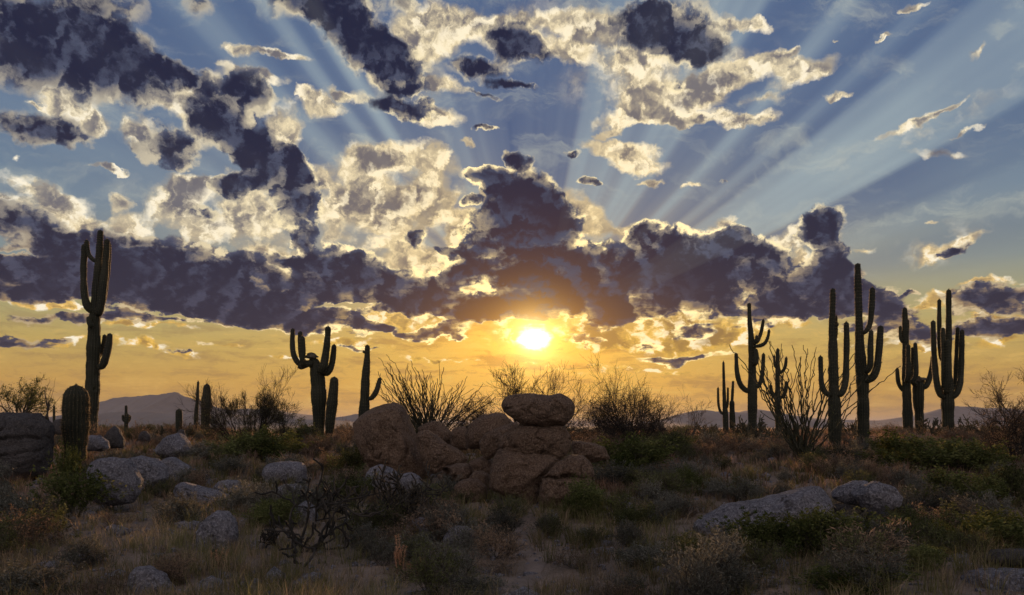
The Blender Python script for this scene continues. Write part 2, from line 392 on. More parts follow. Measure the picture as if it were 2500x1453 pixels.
# ---------------------------------------------------------------- terrain
PROF_Y = [-50, 0, 9, 12, 15, 18, 21, 25, 30, 36, 42, 55, 90, 200, 1000, 60000]
PROF_D = [1.62, 1.6, 1.6, 1.52, 1.42, 1.25, 1.03, .78, .56, .42, .40, .9, 3, 6, 10, 10]
def ground(x, y):
    x = np.asarray(x, float); y = np.asarray(y, float)
    z = CZ - np.interp(y, PROF_Y, PROF_D)
    near = np.clip((70 - np.abs(y)) / 30, 0, 1) * np.clip((60 - np.abs(x)) / 20, 0, 1)
    b = (0.045 * np.sin(x * .9 + y * .35 + 1.3) + 0.04 * np.sin(x * .43 - y * .8 + .4) + 0.022 * np.sin(x * 2.3 + 1.9 * y)
         + 0.016 * np.sin(3.7 * x - 2.9 * y + 2) + 0.010 * np.sin(6.1 * x + 1.1) * np.sin(5.3 * y + .7))
    far = np.clip((np.abs(y) - 120) / 400, 0, 1)
    b2 = 1.2 * np.sin(x * .004 + 1) * np.sin(y * .003) + .5 * np.sin(x * .013 + y * .009)
    return z + b * near + b2 * far * .5
def gz(x, y):
    return float(ground(x, y))
_ys = np.linspace(6.0, 40.0, 1400)
def depth_of(py, px=CX):
    """distance at which flat-ish ground is seen on photo row py"""
    rows = HY + np.interp(_ys, PROF_Y, PROF_D) / _ys * F
    i = int(np.argmin(np.abs(rows - py)))
    return float(_ys[i])
def at(px, py, y):
    return Vector(((px - CX) / F * y, y, CZ + (HY - py) / F * y))

# ---------------------------------------------------------------- materials
def new_mat(name):
    m = bpy.data.materials.new(name)
    m.use_nodes = True
    nt = m.node_tree
    nt.nodes.clear()
    g = G(nt)
    out = g.node('ShaderNodeOutputMaterial')
    return m, g, out

def mat_solid(name, cols, scale=3.0, rough=.85, bump=0.3, bscale=30, space='Object', spec=.25, detail=6, bdist=.02):
    m, g, out = new_mat(name)
    tc = g.node('ShaderNodeTexCoord').outputs[space]
    n1 = g.noise(tc, scale, detail, .62)
    c = g.ramp(n1, [(0.30 + .4 * i / (len(cols) - 1), q) for i, q in enumerate(cols)])
    b = g.node('ShaderNodeBsdfPrincipled')
    g.put(b.inputs['Base Color'], c)
    b.inputs['Roughness'].default_value = rough
    b.inputs['Specular IOR Level'].default_value = spec
    bn = g.node('ShaderNodeBump'); bn.inputs['Strength'].default_value = bump; bn.inputs['Distance'].default_value = bdist
    g.put(bn.inputs['Height'], g.noise(tc, bscale, 5, .65))
    g.nt.links.new(bn.outputs[0], b.inputs['Normal'])
    g.nt.links.new(b.outputs[0], out.inputs[0])
    return m

def mat_rock(name, a, b_, lich, dark):
    m, g, out = new_mat(name)
    tc = g.node('ShaderNodeTexCoord').outputs['Object']
    big = g.noise(tc, 1.1, 7, .65, .4)
    grain = g.noise(tc, 24, 5, .82)
    cells = g.voro(tc, 34, 0, .5)
    c = g.mix(g.step(big, .35, .65), a, b_)
    c = g.mix(g.m('MULTIPLY', g.step(g.noise(tc, 3.2, 7, .7), .52, .72), .7), c, dark)
    c = g.mix(g.m('MULTIPLY', g.step(g.noise(g.vm('ADD', tc, (9, 4, 2)), 5.5, 6, .75), .58, .70), .6), c, lich)
    c = g.mix(g.m('MULTIPLY', g.step(grain, .49, .60), .72), c, dark)
    c = g.mix(g.m('MULTIPLY', g.step(g.noise(g.vm('ADD', tc, (3, 8, 5)), 30, 4, .8), .50, .60), .55), c, lich)
    b = g.node('ShaderNodeBsdfPrincipled')
    g.put(b.inputs['Base Color'], c)
    b.inputs['Roughness'].default_value = .9
    b.inputs['Specular IOR Level'].default_value = .2
    h = g.m('ADD', g.m('MULTIPLY', g.noise(tc, 6, 8, .7), 1.5), g.m('MULTIPLY', grain, .5))
    h = g.m('ADD', h, g.m('MULTIPLY', cells, .15))
    bn = g.node('ShaderNodeBump'); bn.inputs['Strength'].default_value = 1.0; bn.inputs['Distance'].default_value = .10
    g.put(bn.inputs['Height'], h)
    g.nt.links.new(bn.outputs[0], b.inputs['Normal'])
    g.nt.links.new(b.outputs[0], out.inputs[0])
    return m

def mat_leaf(name, cols, trans=.45, patch=.6):
    """thin plant tissue: light passes through; colour differs leaf by leaf and clump by clump"""
    m, g, out = new_mat(name)
    geo = g.node('ShaderNodeNewGeometry')
    rnd = geo.outputs['Random Per Island']
    oi = g.node('ShaderNodeObjectInfo')
    pos = g.vm('ADD', geo.outputs['Position'], (3.1, 7.7, 1.3))
    n = g.noise(pos, patch, 3, .6)
    t = g.m('ADD', g.m('ADD', g.m('MULTIPLY', rnd, .60), g.m('MULTIPLY', g.m('SUBTRACT', n, .5), 1.7)),
            g.m('MULTIPLY_ADD', oi.outputs['Random'], .30, .05))
    c = g.ramp(t, [(i / (len(cols) - 1), q) for i, q in enumerate(cols)])
    d = g.node('ShaderNodeBsdfDiffuse'); g.put(d.inputs[0], c)
    tr = g.node('ShaderNodeBsdfTranslucent'); g.put(tr.inputs[0], g.mix(.35, c, (1, .85, .4, 1), 'MULTIPLY'))
    mx = g.node('ShaderNodeMixShader'); mx.inputs[0].default_value = trans
    g.nt.links.new(d.outputs[0], mx.inputs[1]); g.nt.links.new(tr.outputs[0], mx.inputs[2])
    g.nt.links.new(mx.outputs[0], out.inputs[0])
    return m

M = {}
M['rock_grey'] = mat_rock('granite_grey', (.155, .150, .172, 1), (.225, .215, .24, 1), (.46, .44, .47, 1), (.036, .034, .040, 1))
M['rock_red'] = mat_rock('granite_reddish', (.135, .085, .058, 1), (.185, .122, .085, 1), (.36, .26, .185, 1), (.038, .025, .019, 1))
M['rock_dark'] = mat_rock('granite_dark', (.065, .058, .058, 1), (.10, .09, .09, 1), (.17, .155, .15, 1), (.025, .023, .024, 1))
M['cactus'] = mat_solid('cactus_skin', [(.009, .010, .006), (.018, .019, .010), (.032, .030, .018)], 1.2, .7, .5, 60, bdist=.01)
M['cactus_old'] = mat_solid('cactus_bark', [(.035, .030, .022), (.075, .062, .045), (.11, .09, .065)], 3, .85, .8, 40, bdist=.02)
M['spine'] = mat_leaf('cactus_spines', [(.13, .10, .065, 1), (.21, .165, .105, 1), (.30, .24, .16, 1)], .6, 3)
M['spine_red'] = mat_leaf('red_spines', [(.30, .13, .08, 1), (.48, .24, .14, 1), (.58, .36, .22, 1)], .35, 3)
M['cane'] = mat_solid('ocotillo_bark', [(.016, .016, .010), (.030, .030, .018), (.055, .05, .034)], 8, .9, .5, 60)
M['char'] = mat_solid('blackened_wood', [(.010, .009, .008), (.022, .019, .016), (.045, .038, .032)], 6, .9, .4, 50)
M['twig'] = mat_solid('twig_bark', [(.035, .028, .022), (.065, .052, .04), (.10, .085, .068)], 6, .9, .3, 50)
M['twig_grey'] = mat_solid('dead_wood', [(.09, .08, .075), (.16, .145, .135), (.24, .22, .205)], 6, .9, .3, 50)
M['cholla'] = mat_solid('cholla_stem', [(.03, .032, .02), (.05, .05, .032), (.08, .072, .05)], 6, .9, .6, 60)
M['leaf_olive'] = mat_leaf('leaf_olive', [(.025, .028, .012, 1), (.085, .092, .040, 1), (.19, .19, .095, 1)])
M['leaf_green'] = mat_leaf('leaf_green', [(.022, .034, .008, 1), (.080, .092, .032, 1), (.19, .20, .08, 1)])
M['leaf_grey'] = mat_leaf('leaf_grey', [(.035, .036, .030, 1), (.115, .113, .095, 1), (.25, .24, .205, 1)])
M['leaf_dry'] = mat_leaf('leaf_dry', [(.05, .034, .025, 1), (.16, .11, .080, 1), (.34, .24, .165, 1)])
M['grass_dry'] = mat_leaf('grass_dry', [(.05, .038, .025, 1), (.19, .14, .090, 1), (.48, .36, .24, 1)], .5, .35)
M['grass_pink'] = mat_leaf('grass_reddish', [(.06, .038, .030, 1), (.23, .145, .105, 1), (.52, .35, .26, 1)], .5, .35)
M['grass_green'] = mat_leaf('grass_olive', [(.030, .030, .014, 1), (.105, .10, .042, 1), (.26, .235, .115, 1)], .5, .35)

def mat_ground():
    m, g, out = new_mat('desert_soil')
    tc = g.node('ShaderNodeTexCoord').outputs['Object']
    n1 = g.noise(tc, .45, 8, .62, .3)
    n2 = g.noise(tc, 4, 8, .7)
    n3 = g.noise(tc, 45, 3, .7)
    c = g.ramp(n1, [(.30, (.10, .078, .06)), (.5, (.17, .125, .095)), (.68, (.26, .19, .145))])
    c = g.mix(g.m('MULTIPLY', g.step(n2, .45, .7), .65), c, (.085, .068, .052, 1))
    c = g.mix(g.m('MULTIPLY', g.step(n3, .5, .7), .6), c, (.30, .25, .205, 1))
    c = g.mix(g.m('MULTIPLY', g.step(g.voro(tc, 22), .22, .05), .5), c, (.32, .28, .25, 1))
    b = g.node('ShaderNodeBsdfPrincipled'); g.put(b.inputs['Base Color'], c)
    b.inputs['Roughness'].default_value = .95; b.inputs['Specular IOR Level'].default_value = .1
    bn = g.node('ShaderNodeBump'); bn.inputs['Strength'].default_value = .9; bn.inputs['Distance'].default_value = .05
    g.put(bn.inputs['Height'], g.m('ADD', n2, g.m('MULTIPLY', n3, .35)))
    g.nt.links.new(bn.outputs[0], b.inputs['Normal']); g.nt.links.new(b.outputs[0], out.inputs[0])
    return m
M['ground'] = mat_ground()
M['path'] = mat_solid('trodden_sand', [(.09, .068, .054), (.15, .112, .088), (.21, .16, .13)], 2.2, .95, .7, 35, bdist=.03)
M['hill'] = mat_solid('mountain_rock', [(.10, .085, .075), (.15, .125, .11), (.2, .17, .15)], .002, .95, .3, .01)

# ---------------------------------------------------------------- ground sheet
def build_ground():
    geo = lambda a, b, n: np.geomspace(a, b, n)
    xs = np.concatenate([-geo(31, 45000, 46)[::-1], np.arange(-30.6, 30.7, .22), geo(31, 45000, 46)])
    ys = np.concatenate([-geo(1, 9000, 22)[::-1], np.arange(-.5, 3, .6), np.arange(3.2, 46, .2), geo(46.3, 48000, 60)])
    X, Y = np.meshgrid(xs, ys)
    Z = ground(X, Y)
    V = np.stack([X.ravel(), Y.ravel(), Z.ravel()], 1)
    nx, ny = len(xs), len(ys)
    i = np.arange(nx - 1); j = np.arange(ny - 1)
    I, J = np.meshgrid(i, j)
    a = (J * nx + I).ravel()
    Fc = np.stack([a, a + 1, a + nx + 1, a + nx], 1)
    o = link('ground', mesh_np('ground', V, Fc, True), M['ground'])
    tag(o, kind='structure')
    # trodden sandy path between the boulder stack and the camera
    pts = [(1290, 1262), (1268, 1285), (1262, 1310), (1285, 1335), (1310, 1362), (1300, 1395), (1260, 1430), (1230, 1465)]
    wd = [16, 24, 34, 28, 38, 40, 46, 50]
    c = np.array([at(px, py, depth_of(py)) for px, py in pts])[:, :2]
    w = np.array([q / F * depth_of(p[1]) for q, p in zip(wd, pts)])
    t = np.linspace(0, len(pts) - 1, 60)
    cx = np.interp(t, range(len(pts)), c[:, 0]); cy = np.interp(t, range(len(pts)), c[:, 1]); ww = np.interp(t, range(len(pts)), w)
    k = np.ones(5) / 5
    cx[2:-2] = np.convolve(cx, k, 'valid')
    cols = 13
    rng = np.random.default_rng(4)
    ed = 1 + .22 * np.sin(t * 5.1) + .15 * np.sin(t * 11.3 + 1) + rng.normal(0, .05, len(t))
    ed2 = 1 + .2 * np.sin(t * 4.3 + 2) + .15 * np.sin(t * 9.7) + rng.normal(0, .05, len(t))
    V = []
    for q in range(len(t)):
        for s in np.linspace(-1, 1, cols):
            xx = cx[q] + s * ww[q] * .6 * (ed[q] if s > 0 else ed2[q])
            V.append((xx, cy[q], gz(xx, cy[q]) + .022 - .016 * abs(s) ** 3))
    Fc = [(a * cols + b, a * cols + b + 1, (a + 1) * cols + b + 1, (a + 1) * cols + b) for a in range(len(t) - 1) for b in range(cols - 1)]
    tag(link('path', mesh_np('path', V, Fc, True), M['path']), kind='structure')
build_ground()

# ---------------------------------------------------------------- mountains on the horizon
def build_hill(name, prof, dist, thick, seed, fore=0.4):
    px = np.array([p[0] for p in prof], float); py = np.array([p[1] for p in prof], float)
    nx, ny = 420, 46
    c = np.linspace(px[0], px[-1], nx)
    top = np.interp(c, px, HY - py) / F * dist
    X0 = (c - CX) / F * dist
    V = np.zeros((ny, nx, 3), np.float32)
    rng = np.random.default_rng(seed)
    ph = rng.uniform(0, 6.28, 24)
    for j in range(ny):
        s = j / (ny - 1) * 2 - 1                       # -1 front foot .. +1 back foot
        yy = dist + s * thick
        prof_s = (1 - abs(s)) ** 1.15
        ridge = sum(math.pow(.62, k) * np.sin(X0 * (2 ** k) * 6.28 / (thick * 1.7) + ph[k] + s * 2.4 * math.sin(ph[k + 8])) for k in range(7))
        amp = prof_s * (1 - prof_s) * 4 * .13
        rough = sum(math.pow(.6, k) * np.sin(X0 * (2 ** k) * 6.28 / (thick * .35) + ph[k + 6]) for k in range(5)) * .02 * prof_s
        z = (top + 10.5) * prof_s + np.maximum(top, 0) * (ridge * amp + rough)
        V[j, :, 0] = X0; V[j, :, 1] = yy; V[j, :, 2] = CZ - 10.8 + z
    a = (np.arange(ny - 1)[:, None] * nx + np.arange(nx - 1)[None]).ravel()
    Fc = np.stack([a, a + 1, a + nx + 1, a + nx], 1)
    tag(link(name, mesh_np(name, V.reshape(-1, 3), Fc, True), M['hill']), kind='structure')
build_hill('mountain', [(60, 1040), (130, 1030), (215, 1000), (238, 984), (275, 973), (330, 964), (348, 965), (390, 962), (420, 957), (433, 955), (450, 963), (478, 974), (520, 990), (555, 998), (590, 997), (640, 999), (664, 993), (680, 1000), (710, 1008), (760, 1013), (800, 1019), (845, 1016), (870, 1010), (900, 1013), (1000, 1024), (1150, 1036)], 4600, 800, 3)
build_hill('mountain', [(1560, 1040), (1650, 1012), (1690, 1003), (1720, 1001), (1760, 1003), (1800, 1006), (1840, 1000), (1856, 999), (1890, 1006), (1960, 1018), (2040, 1024), (2150, 1026), (2250, 1012), (2290, 1000), (2320, 993), (2335, 989), (2352, 991), (2368, 991), (2385, 995), (2398, 1001), (2412, 997), (2440, 996), (2470, 1001), (2520, 1006), (2640, 1020), (2760, 1040)], 5200, 900, 8)
build_hill('foothill', [(-200, 1040), (150, 1018), (300, 1003), (430, 1008), (560, 1012), (700, 1020), (820, 1026), (950, 1036)], 3000, 450, 15)

# ---------------------------------------------------------------- rocks
_ico = {}
def ico(level):
    if level not in _ico:
        bm = bmesh.new(); bmesh.ops.create_icosphere(bm, subdivisions=level, radius=1)
        V = np.array([v.co[:] for v in bm.verts]); Fc = np.array([[v.index for v in f.verts] for f in bm.faces])
        bm.free(); _ico[level] = (V, Fc)
    return _ico[level]

def fnoise(P, scale, seed, octaves=4):
    o = Vector((seed * 3.7, seed * 1.9, seed * 7.3))
    return np.array([mnoise.fractal(Vector(p) * scale + o, .7, 2.0, octaves) for p in P])

def rock(label, outline, mat, seed, base_py=None, depth=None, thick=.9, level=5, rough=1.0, box=.82, name='boulder', group=None, cracks=()):
    """outline: photo points clockwise or not; the stone is as deep as it is wide times thick"""
    pts = np.array(outline, float)
    if depth is None:
        depth = depth_of(base_py if base_py else pts[:, 1].max())
    wpx = pts[:, 0].max() - pts[:, 0].min()
    w = wpx / F * depth
    hd = w * .5 * thick
    yc = depth + hd * .8
    # silhouette plane sits at the stone's middle
    q = np.array([at(p[0], p[1], yc)[:] for p in pts])
    cx, cz = (q[:, 0].max() + q[:, 0].min()) / 2, (q[:, 2].max() + q[:, 2].min()) / 2
    ang = np.arctan2(q[:, 2] - cz, q[:, 0] - cx); rad = np.hypot(q[:, 0] - cx, q[:, 2] - cz)
    # dense polygon -> radius by angle
    qq = np.concatenate([q, q[:1]])
    dense = np.concatenate([qq[i] + (qq[i + 1] - qq[i]) * np.linspace(0, 1, 24, endpoint=False)[:, None] for i in range(len(q))])
    da = np.arctan2(dense[:, 2] - cz, dense[:, 0] - cx); dr = np.hypot(dense[:, 0] - cx, dense[:, 2] - cz)
    grid = np.linspace(-math.pi, math.pi, 181)
    rr = np.array([np.max(np.where(np.abs((da - a_ + math.pi) % (2 * math.pi) - math.pi) < .06, dr, 0)) for a_ in grid])
    rr = np.where(rr == 0, np.interp(grid, np.sort(da), dr[np.argsort(da)]), rr)
    k = np.array([1, 2, 3, 2, 1]) / 9
    rr = np.convolve(np.concatenate([rr[-3:-1], rr, rr[1:3]]), k, 'valid')
    rr = rr * .972
    V, Fc = ico(level)
    d = V
    s = np.hypot(d[:, 0], d[:, 2])
    th = np.arctan2(d[:, 2], d[:, 0])
    r = np.interp(th, grid, rr)
    sp = s ** box
    yy = np.sign(d[:, 1]) * np.abs(d[:, 1]) ** .9
    P = np.stack([np.cos(th) * r * sp, yy * hd, np.sin(th) * r * sp], 1)
    sc = 1.0 / max(w, .3)
    n1 = fnoise(P, 1.7 * sc, seed, 3); n2 = fnoise(P, 5 * sc, seed + 11, 4)
    # facets: flatten against a few random planes
    rng = np.random.default_rng(seed)
    disp = n1 * .06 * w + n2 * .034 * w
    N = nrm(d * np.array([1, .8, 1]))
    n3 = fnoise(P, 2.4 * sc, seed + 23, 2)
    n4 = fnoise(P, 14 * sc, seed + 31, 3)
    disp = disp - .045 * w * np.exp(-(n3 / .045) ** 2) * np.clip(n2 * 3 + .4, 0, 1) + n4 * .010 * w
    P = P + N * (disp * rough)[:, None] * np.array([.55, 1.4, .55])
    for _ in range(5):
        nn = nrm(np.array([rng.normal(0, .7), -abs(rng.normal(.6, .5)), rng.normal(.2, .7)]))
        lim = np.max(P @ nn) * rng.uniform(.88, .97)
        ex = (P @ nn) - lim
        P = P - nn * (np.maximum(ex, 0) * .8)[:, None]
    zb = gz(cx, yc)
    root_z = min(zb, cz - (cz - q[:, 2].min()))
    P[:, 2] += cz - root_z
    # cracks: grooves along photo-plane lines (world x,z)
    for (a_, b_, wid, dep) in cracks:
        A = at(a_[0], a_[1], yc); B = at(b_[0], b_[1], yc)
        a2 = np.array([A.x - cx, A.z - root_z]); b2 = np.array([B.x - cx, B.z - root_z])
        ab = b2 - a2; L2 = ab @ ab
        pp = P[:, [0, 2]] - a2
        t = np.clip(pp @ ab / L2, 0, 1)
        dd = np.linalg.norm(pp - t[:, None] * ab + (n2 * .05)[:, None], axis=1)
        f = np.exp(-(dd / wid) ** 2) * (P[:, 1] < 0)
        P[:, 1] += f * dep * 1.9
    o = link(name, mesh_np(name, P, Fc, True), M[mat], loc=(cx, yc, root_z))
    tag(o, label, 'rock', group)
    return o
# ---------------------------------------------------------------- tubes
def prisms(P0, P1, r0, r1, sides=3):
    """open tapered prisms, one per segment"""
    P0 = np.asarray(P0, float); P1 = np.asarray(P1, float)
    n = len(P0)
    d = nrm(P1 - P0)
    ref = np.where(np.abs(d[:, 2:3]) > .9, np.array([[1., 0, 0]]), np.array([[0, 0, 1.]]))
    a = nrm(np.cross(d, ref)); b = np.cross(d, a)
    t = np.arange(sides) * 2 * math.pi / sides
    ring = np.cos(t)[None, :, None] * a[:, None] + np.sin(t)[None, :, None] * b[:, None]
    r0 = np.broadcast_to(np.asarray(r0, float), (n,)); r1 = np.broadcast_to(np.asarray(r1, float), (n,))
    A = P0[:, None] + ring * r0[:, None, None]
    B = P1[:, None] + ring * r1[:, None, None]
    V = np.concatenate([A, B], 1).reshape(-1, 3)
    k = np.arange(sides); k2 = (k + 1) % sides
    f = np.stack([k, k2, k2 + sides, k + sides], 1)
    Fc = (np.arange(n)[:, None, None] * 2 * sides + f[None]).reshape(-1, 4)
    return V, Fc

def smooth_line(pts, step):
    """Catmull-Rom through 3-D points with values; returns evenly stepped rows"""
    P = np.array(pts, float)
    if len(P) == 2:
        n = max(2, int(np.linalg.norm(P[1, :3] - P[0, :3]) / step) + 1)
        return P[0] + (P[1] - P[0]) * np.linspace(0, 1, n)[:, None]
    E = np.concatenate([2 * P[:1] - P[1:2], P, 2 * P[-1:] - P[-2:-1]])
    out = []
    for i in range(1, len(E) - 2):
        p0, p1, p2, p3 = E[i - 1], E[i], E[i + 1], E[i + 2]
        n = max(2, int(np.linalg.norm(p2[:3] - p1[:3]) / step) + 1)
        t = np.linspace(0, 1, n, endpoint=False)[:, None]
        out.append(.5 * ((2 * p1) + (-p0 + p2) * t + (2 * p0 - 5 * p1 + 4 * p2 - p3) * t ** 2 + (-p0 + 3 * p1 - 3 * p2 + p3) * t ** 3))
    out.append(P[-1:])
    return np.concatenate(out)

def ribbed(line, ribs, seed, depth=.13, holes=(), closed_start=False):
    """ribbed cactus limb along rows (x,y,z,r); returns tube and the rib-crest frame for spines"""
    rng = np.random.default_rng(seed)
    n = ribs * 4
    C = line[:, :3]; r = line[:, 3].copy()
    s = np.concatenate([[0], np.cumsum(np.linalg.norm(np.diff(C, axis=0), axis=1))])
    tip = r[-1] * 1.1
    dist = s[-1] - s
    capf = np.where(dist < tip, np.sqrt(np.maximum(1 - (1 - dist / tip) ** 2, 0.0)), 1)
    if closed_start:
        capf = capf * np.where(s < tip, np.sqrt(np.maximum(1 - (1 - s / tip) ** 2, 0.02)), 1)
    r = r * (1 + .05 * np.sin(s * 3.1 + seed) + .035 * np.sin(s * 7.7 + seed * 2) + .02 * np.sin(s * 17 + seed))
    T = nrm(np.gradient(C, axis=0))
    a = np.zeros_like(T); v = np.array([0., 1, 0])
    if abs(T[0] @ v) > .9: v = np.array([1., 0, 0])
    for i in range(len(T)):
        v = v - T[i] * (v @ T[i]); v = v / np.linalg.norm(v); a[i] = v
    b = np.cross(T, a)
    t = np.arange(n) * 2 * math.pi / n
    prof = 1 - depth * (1 - np.abs(np.cos(ribs * t / 2)) ** .8)
    rr = r[:, None] * prof[None] * (1 + .012 * rng.standard_normal((len(r), n)))
    rr = rr * np.maximum(capf, .02)[:, None]
    V = C[:, None] + (np.cos(t)[None, :, None] * a[:, None] + np.sin(t)[None, :, None] * b[:, None]) * rr[:, :, None]
    for (h, hr) in holes:
        d = np.linalg.norm(V - np.array(h), axis=2)
        f = np.exp(-(d / hr) ** 4)[:, :, None]
        V = V + (C[:, None] - V) * f * .75
    m = len(C)
    i = np.arange(m - 1)[:, None]; j = np.arange(n)[None]
    j2 = (j + 1) % n
    Fc = np.stack([i * n + j, i * n + j2, (i + 1) * n + j2, (i + 1) * n + j], -1).reshape(-1, 4)
    Vf = V.reshape(-1, 3)
    crest = V[:, ::4]                     # rib crests
    out = nrm(crest - C[:, None])
    return (Vf, Fc), (crest, out, T, s)

def spines_for(fr, seed, every, length, width, per=3, down=-.1):
    crest, out, T, s = fr
    rng = np.random.default_rng(seed + 77)
    rows = np.unique(np.clip(np.searchsorted(s, np.arange(0, s[-1], every)), 0, len(s) - 1))
    P = crest[rows].reshape(-1, 3)
    N = out[rows].reshape(-1, 3)
    Tt = np.repeat(T[rows], crest.shape[1], axis=0)
    P = np.repeat(P, per, 0); N = np.repeat(N, per, 0); Tt = np.repeat(Tt, per, 0)
    D = nrm(N + rng.normal(0, .55, N.shape) + Tt * rng.uniform(-.5, .5, (len(N), 1)) + np.array([0, 0, down]))
    L = length * rng.uniform(.5, 1.2, (len(P), 1))
    side = nrm(np.cross(D, rng.normal(0, 1, D.shape))) * width
    Q = P + rng.normal(0, .008, P.shape)
    V = np.stack([Q - side, Q + side, Q + D * L], 1).reshape(-1, 3)
    return V, np.arange(len(V)).reshape(-1, 3)

def saguaro(label, limbs, depth, seed, ribs=13, cat='saguaro cactus', group=None, name='saguaro_cactus', holes=(), rib=.16, spine=(.11, .042, .0048, 3), old=False, sink=.25, spine_mat='spine'):
    """limbs: list of (points [(px,py,width_px[,dy])...], part name). First is the trunk, written from the base upward"""
    b = limbs[0][0][0]
    bx = (b[0] - CX) / F * depth
    z0 = gz(bx, depth)
    root = empty(name, (bx, depth, z0), label, cat, group)
    org = np.array([bx, depth, z0])
    for k, lb in enumerate(limbs):
        pts = lb[0]; part = lb[1] if len(lb) > 1 else ('trunk' if k == 0 else 'arm')
        rows = []
        for p in pts:
            dy = p[3] if len(p) > 3 else 0.0
            y = depth + dy
            w = at(p[0], p[1], y)
            rows.append((w.x, w.y, w.z, p[2] / 2 / F * y))
        if k == 0:
            r0 = rows[0]
            rows.insert(0, (r0[0], r0[1], min(z0 - sink, r0[2] - .1), r0[3] * .96))
        ln = smooth_line(rows, .055)
        ln[:, :3] -= org
        hs = [((np.array(at(h[0], h[1], depth - .25)) - org), h[2] / F * depth) for h in holes] if k == 0 else ()
        rb = ribs if k == 0 else max(9, ribs - 3)
        (V, Fc), fr = ribbed(ln, rb, seed + k * 5, holes=hs, closed_start=(k > 0), depth=rib)
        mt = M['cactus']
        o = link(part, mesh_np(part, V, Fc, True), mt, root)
        if spine:
            sv, sf = spines_for(fr, seed + k, *spine)
            tag(link('spines', mesh_np('spines', sv, sf), M[spine_mat], o), kind='stuff')
    return root

# ---------------------------------------------------------------- branching plants
def grow(rng, P, D, length, radius, levels, nchild, spread, up=0.15, nseg=3, wig=.16, ldecay=.62, rdecay=.6, child_from=.25, rmin=.0016, gravity=0.0):
    segs = []; tips = []
    P = np.asarray(P, float); D = nrm(np.asarray(D, float))
    L = np.full(len(P), length) * rng.uniform(.75, 1.2, len(P)); rad = radius
    for lv in range(levels):
        nodes = [P]; dirs = [D]
        cur, d = P, D
        r = rad
        for s in range(nseg):
            d = nrm(d + rng.normal(0, wig, d.shape) + np.array([0, 0, up - gravity * s]))
            nxt = cur + d * (L / nseg)[:, None]
            rn = max(r * .82, rmin)
            segs.append((cur, nxt, np.full(len(cur), r), np.full(len(cur), rn)))
            cur = nxt; r = rn
            nodes.append(cur); dirs.append(d)
        if lv == levels - 1:
            tips.append((np.concatenate(nodes[1:]), np.concatenate(dirs[1:])))
            break
        N = np.stack(nodes); DD = np.stack(dirs)                  # (nseg+1, n, 3)
        n = len(P)
        t = rng.uniform(child_from, 1.0, (n, nchild)) * nseg
        t[:, 0] = nseg * .999
        i0 = np.minimum(t.astype(int), nseg - 1); fr = (t - i0)[..., None]
        idx = np.arange(n)[:, None]
        Pc = N[i0, idx] * (1 - fr) + N[i0 + 1, idx] * fr
        Dc = DD[i0 + 1, idx] + rng.normal(0, spread, (n, nchild, 3))
        P = Pc.reshape(-1, 3); D = nrm(Dc.reshape(-1, 3))
        L = np.repeat(L, nchild) * ldecay * rng.uniform(.7, 1.25, n * nchild)
        rad = max(r * rdecay / .82, rmin)
    S = [np.concatenate([q[i] for q in segs]) for i in range(4)]
    return S, tips[0]

def leaves(rng, P, D, n, size, jitter, aspect=.45):
    i = rng.integers(0, len(P), n)
    c = P[i] + rng.normal(0, jitter, (n, 3))
    d = nrm(D[i] + rng.normal(0, .8, (n, 3)))
    s = nrm(np.cross(d, rng.normal(0, 1, (n, 3))))
    L = size * rng.uniform(.6, 1.3, (n, 1)); W = L * aspect
    V = np.stack([c - d * L * .5, c + s * W * .5, c + d * L * .5, c - s * W * .5], 1).reshape(-1, 3)
    return V, np.arange(4 * n).reshape(-1, 4)

def dome_dirs(rng, n, tilt):
    a = rng.uniform(0, 2 * math.pi, n); t = np.arccos(rng.uniform(math.cos(tilt), 1, n))
    return np.stack([np.cos(a) * np.sin(t), np.sin(a) * np.sin(t), np.cos(t)], 1)

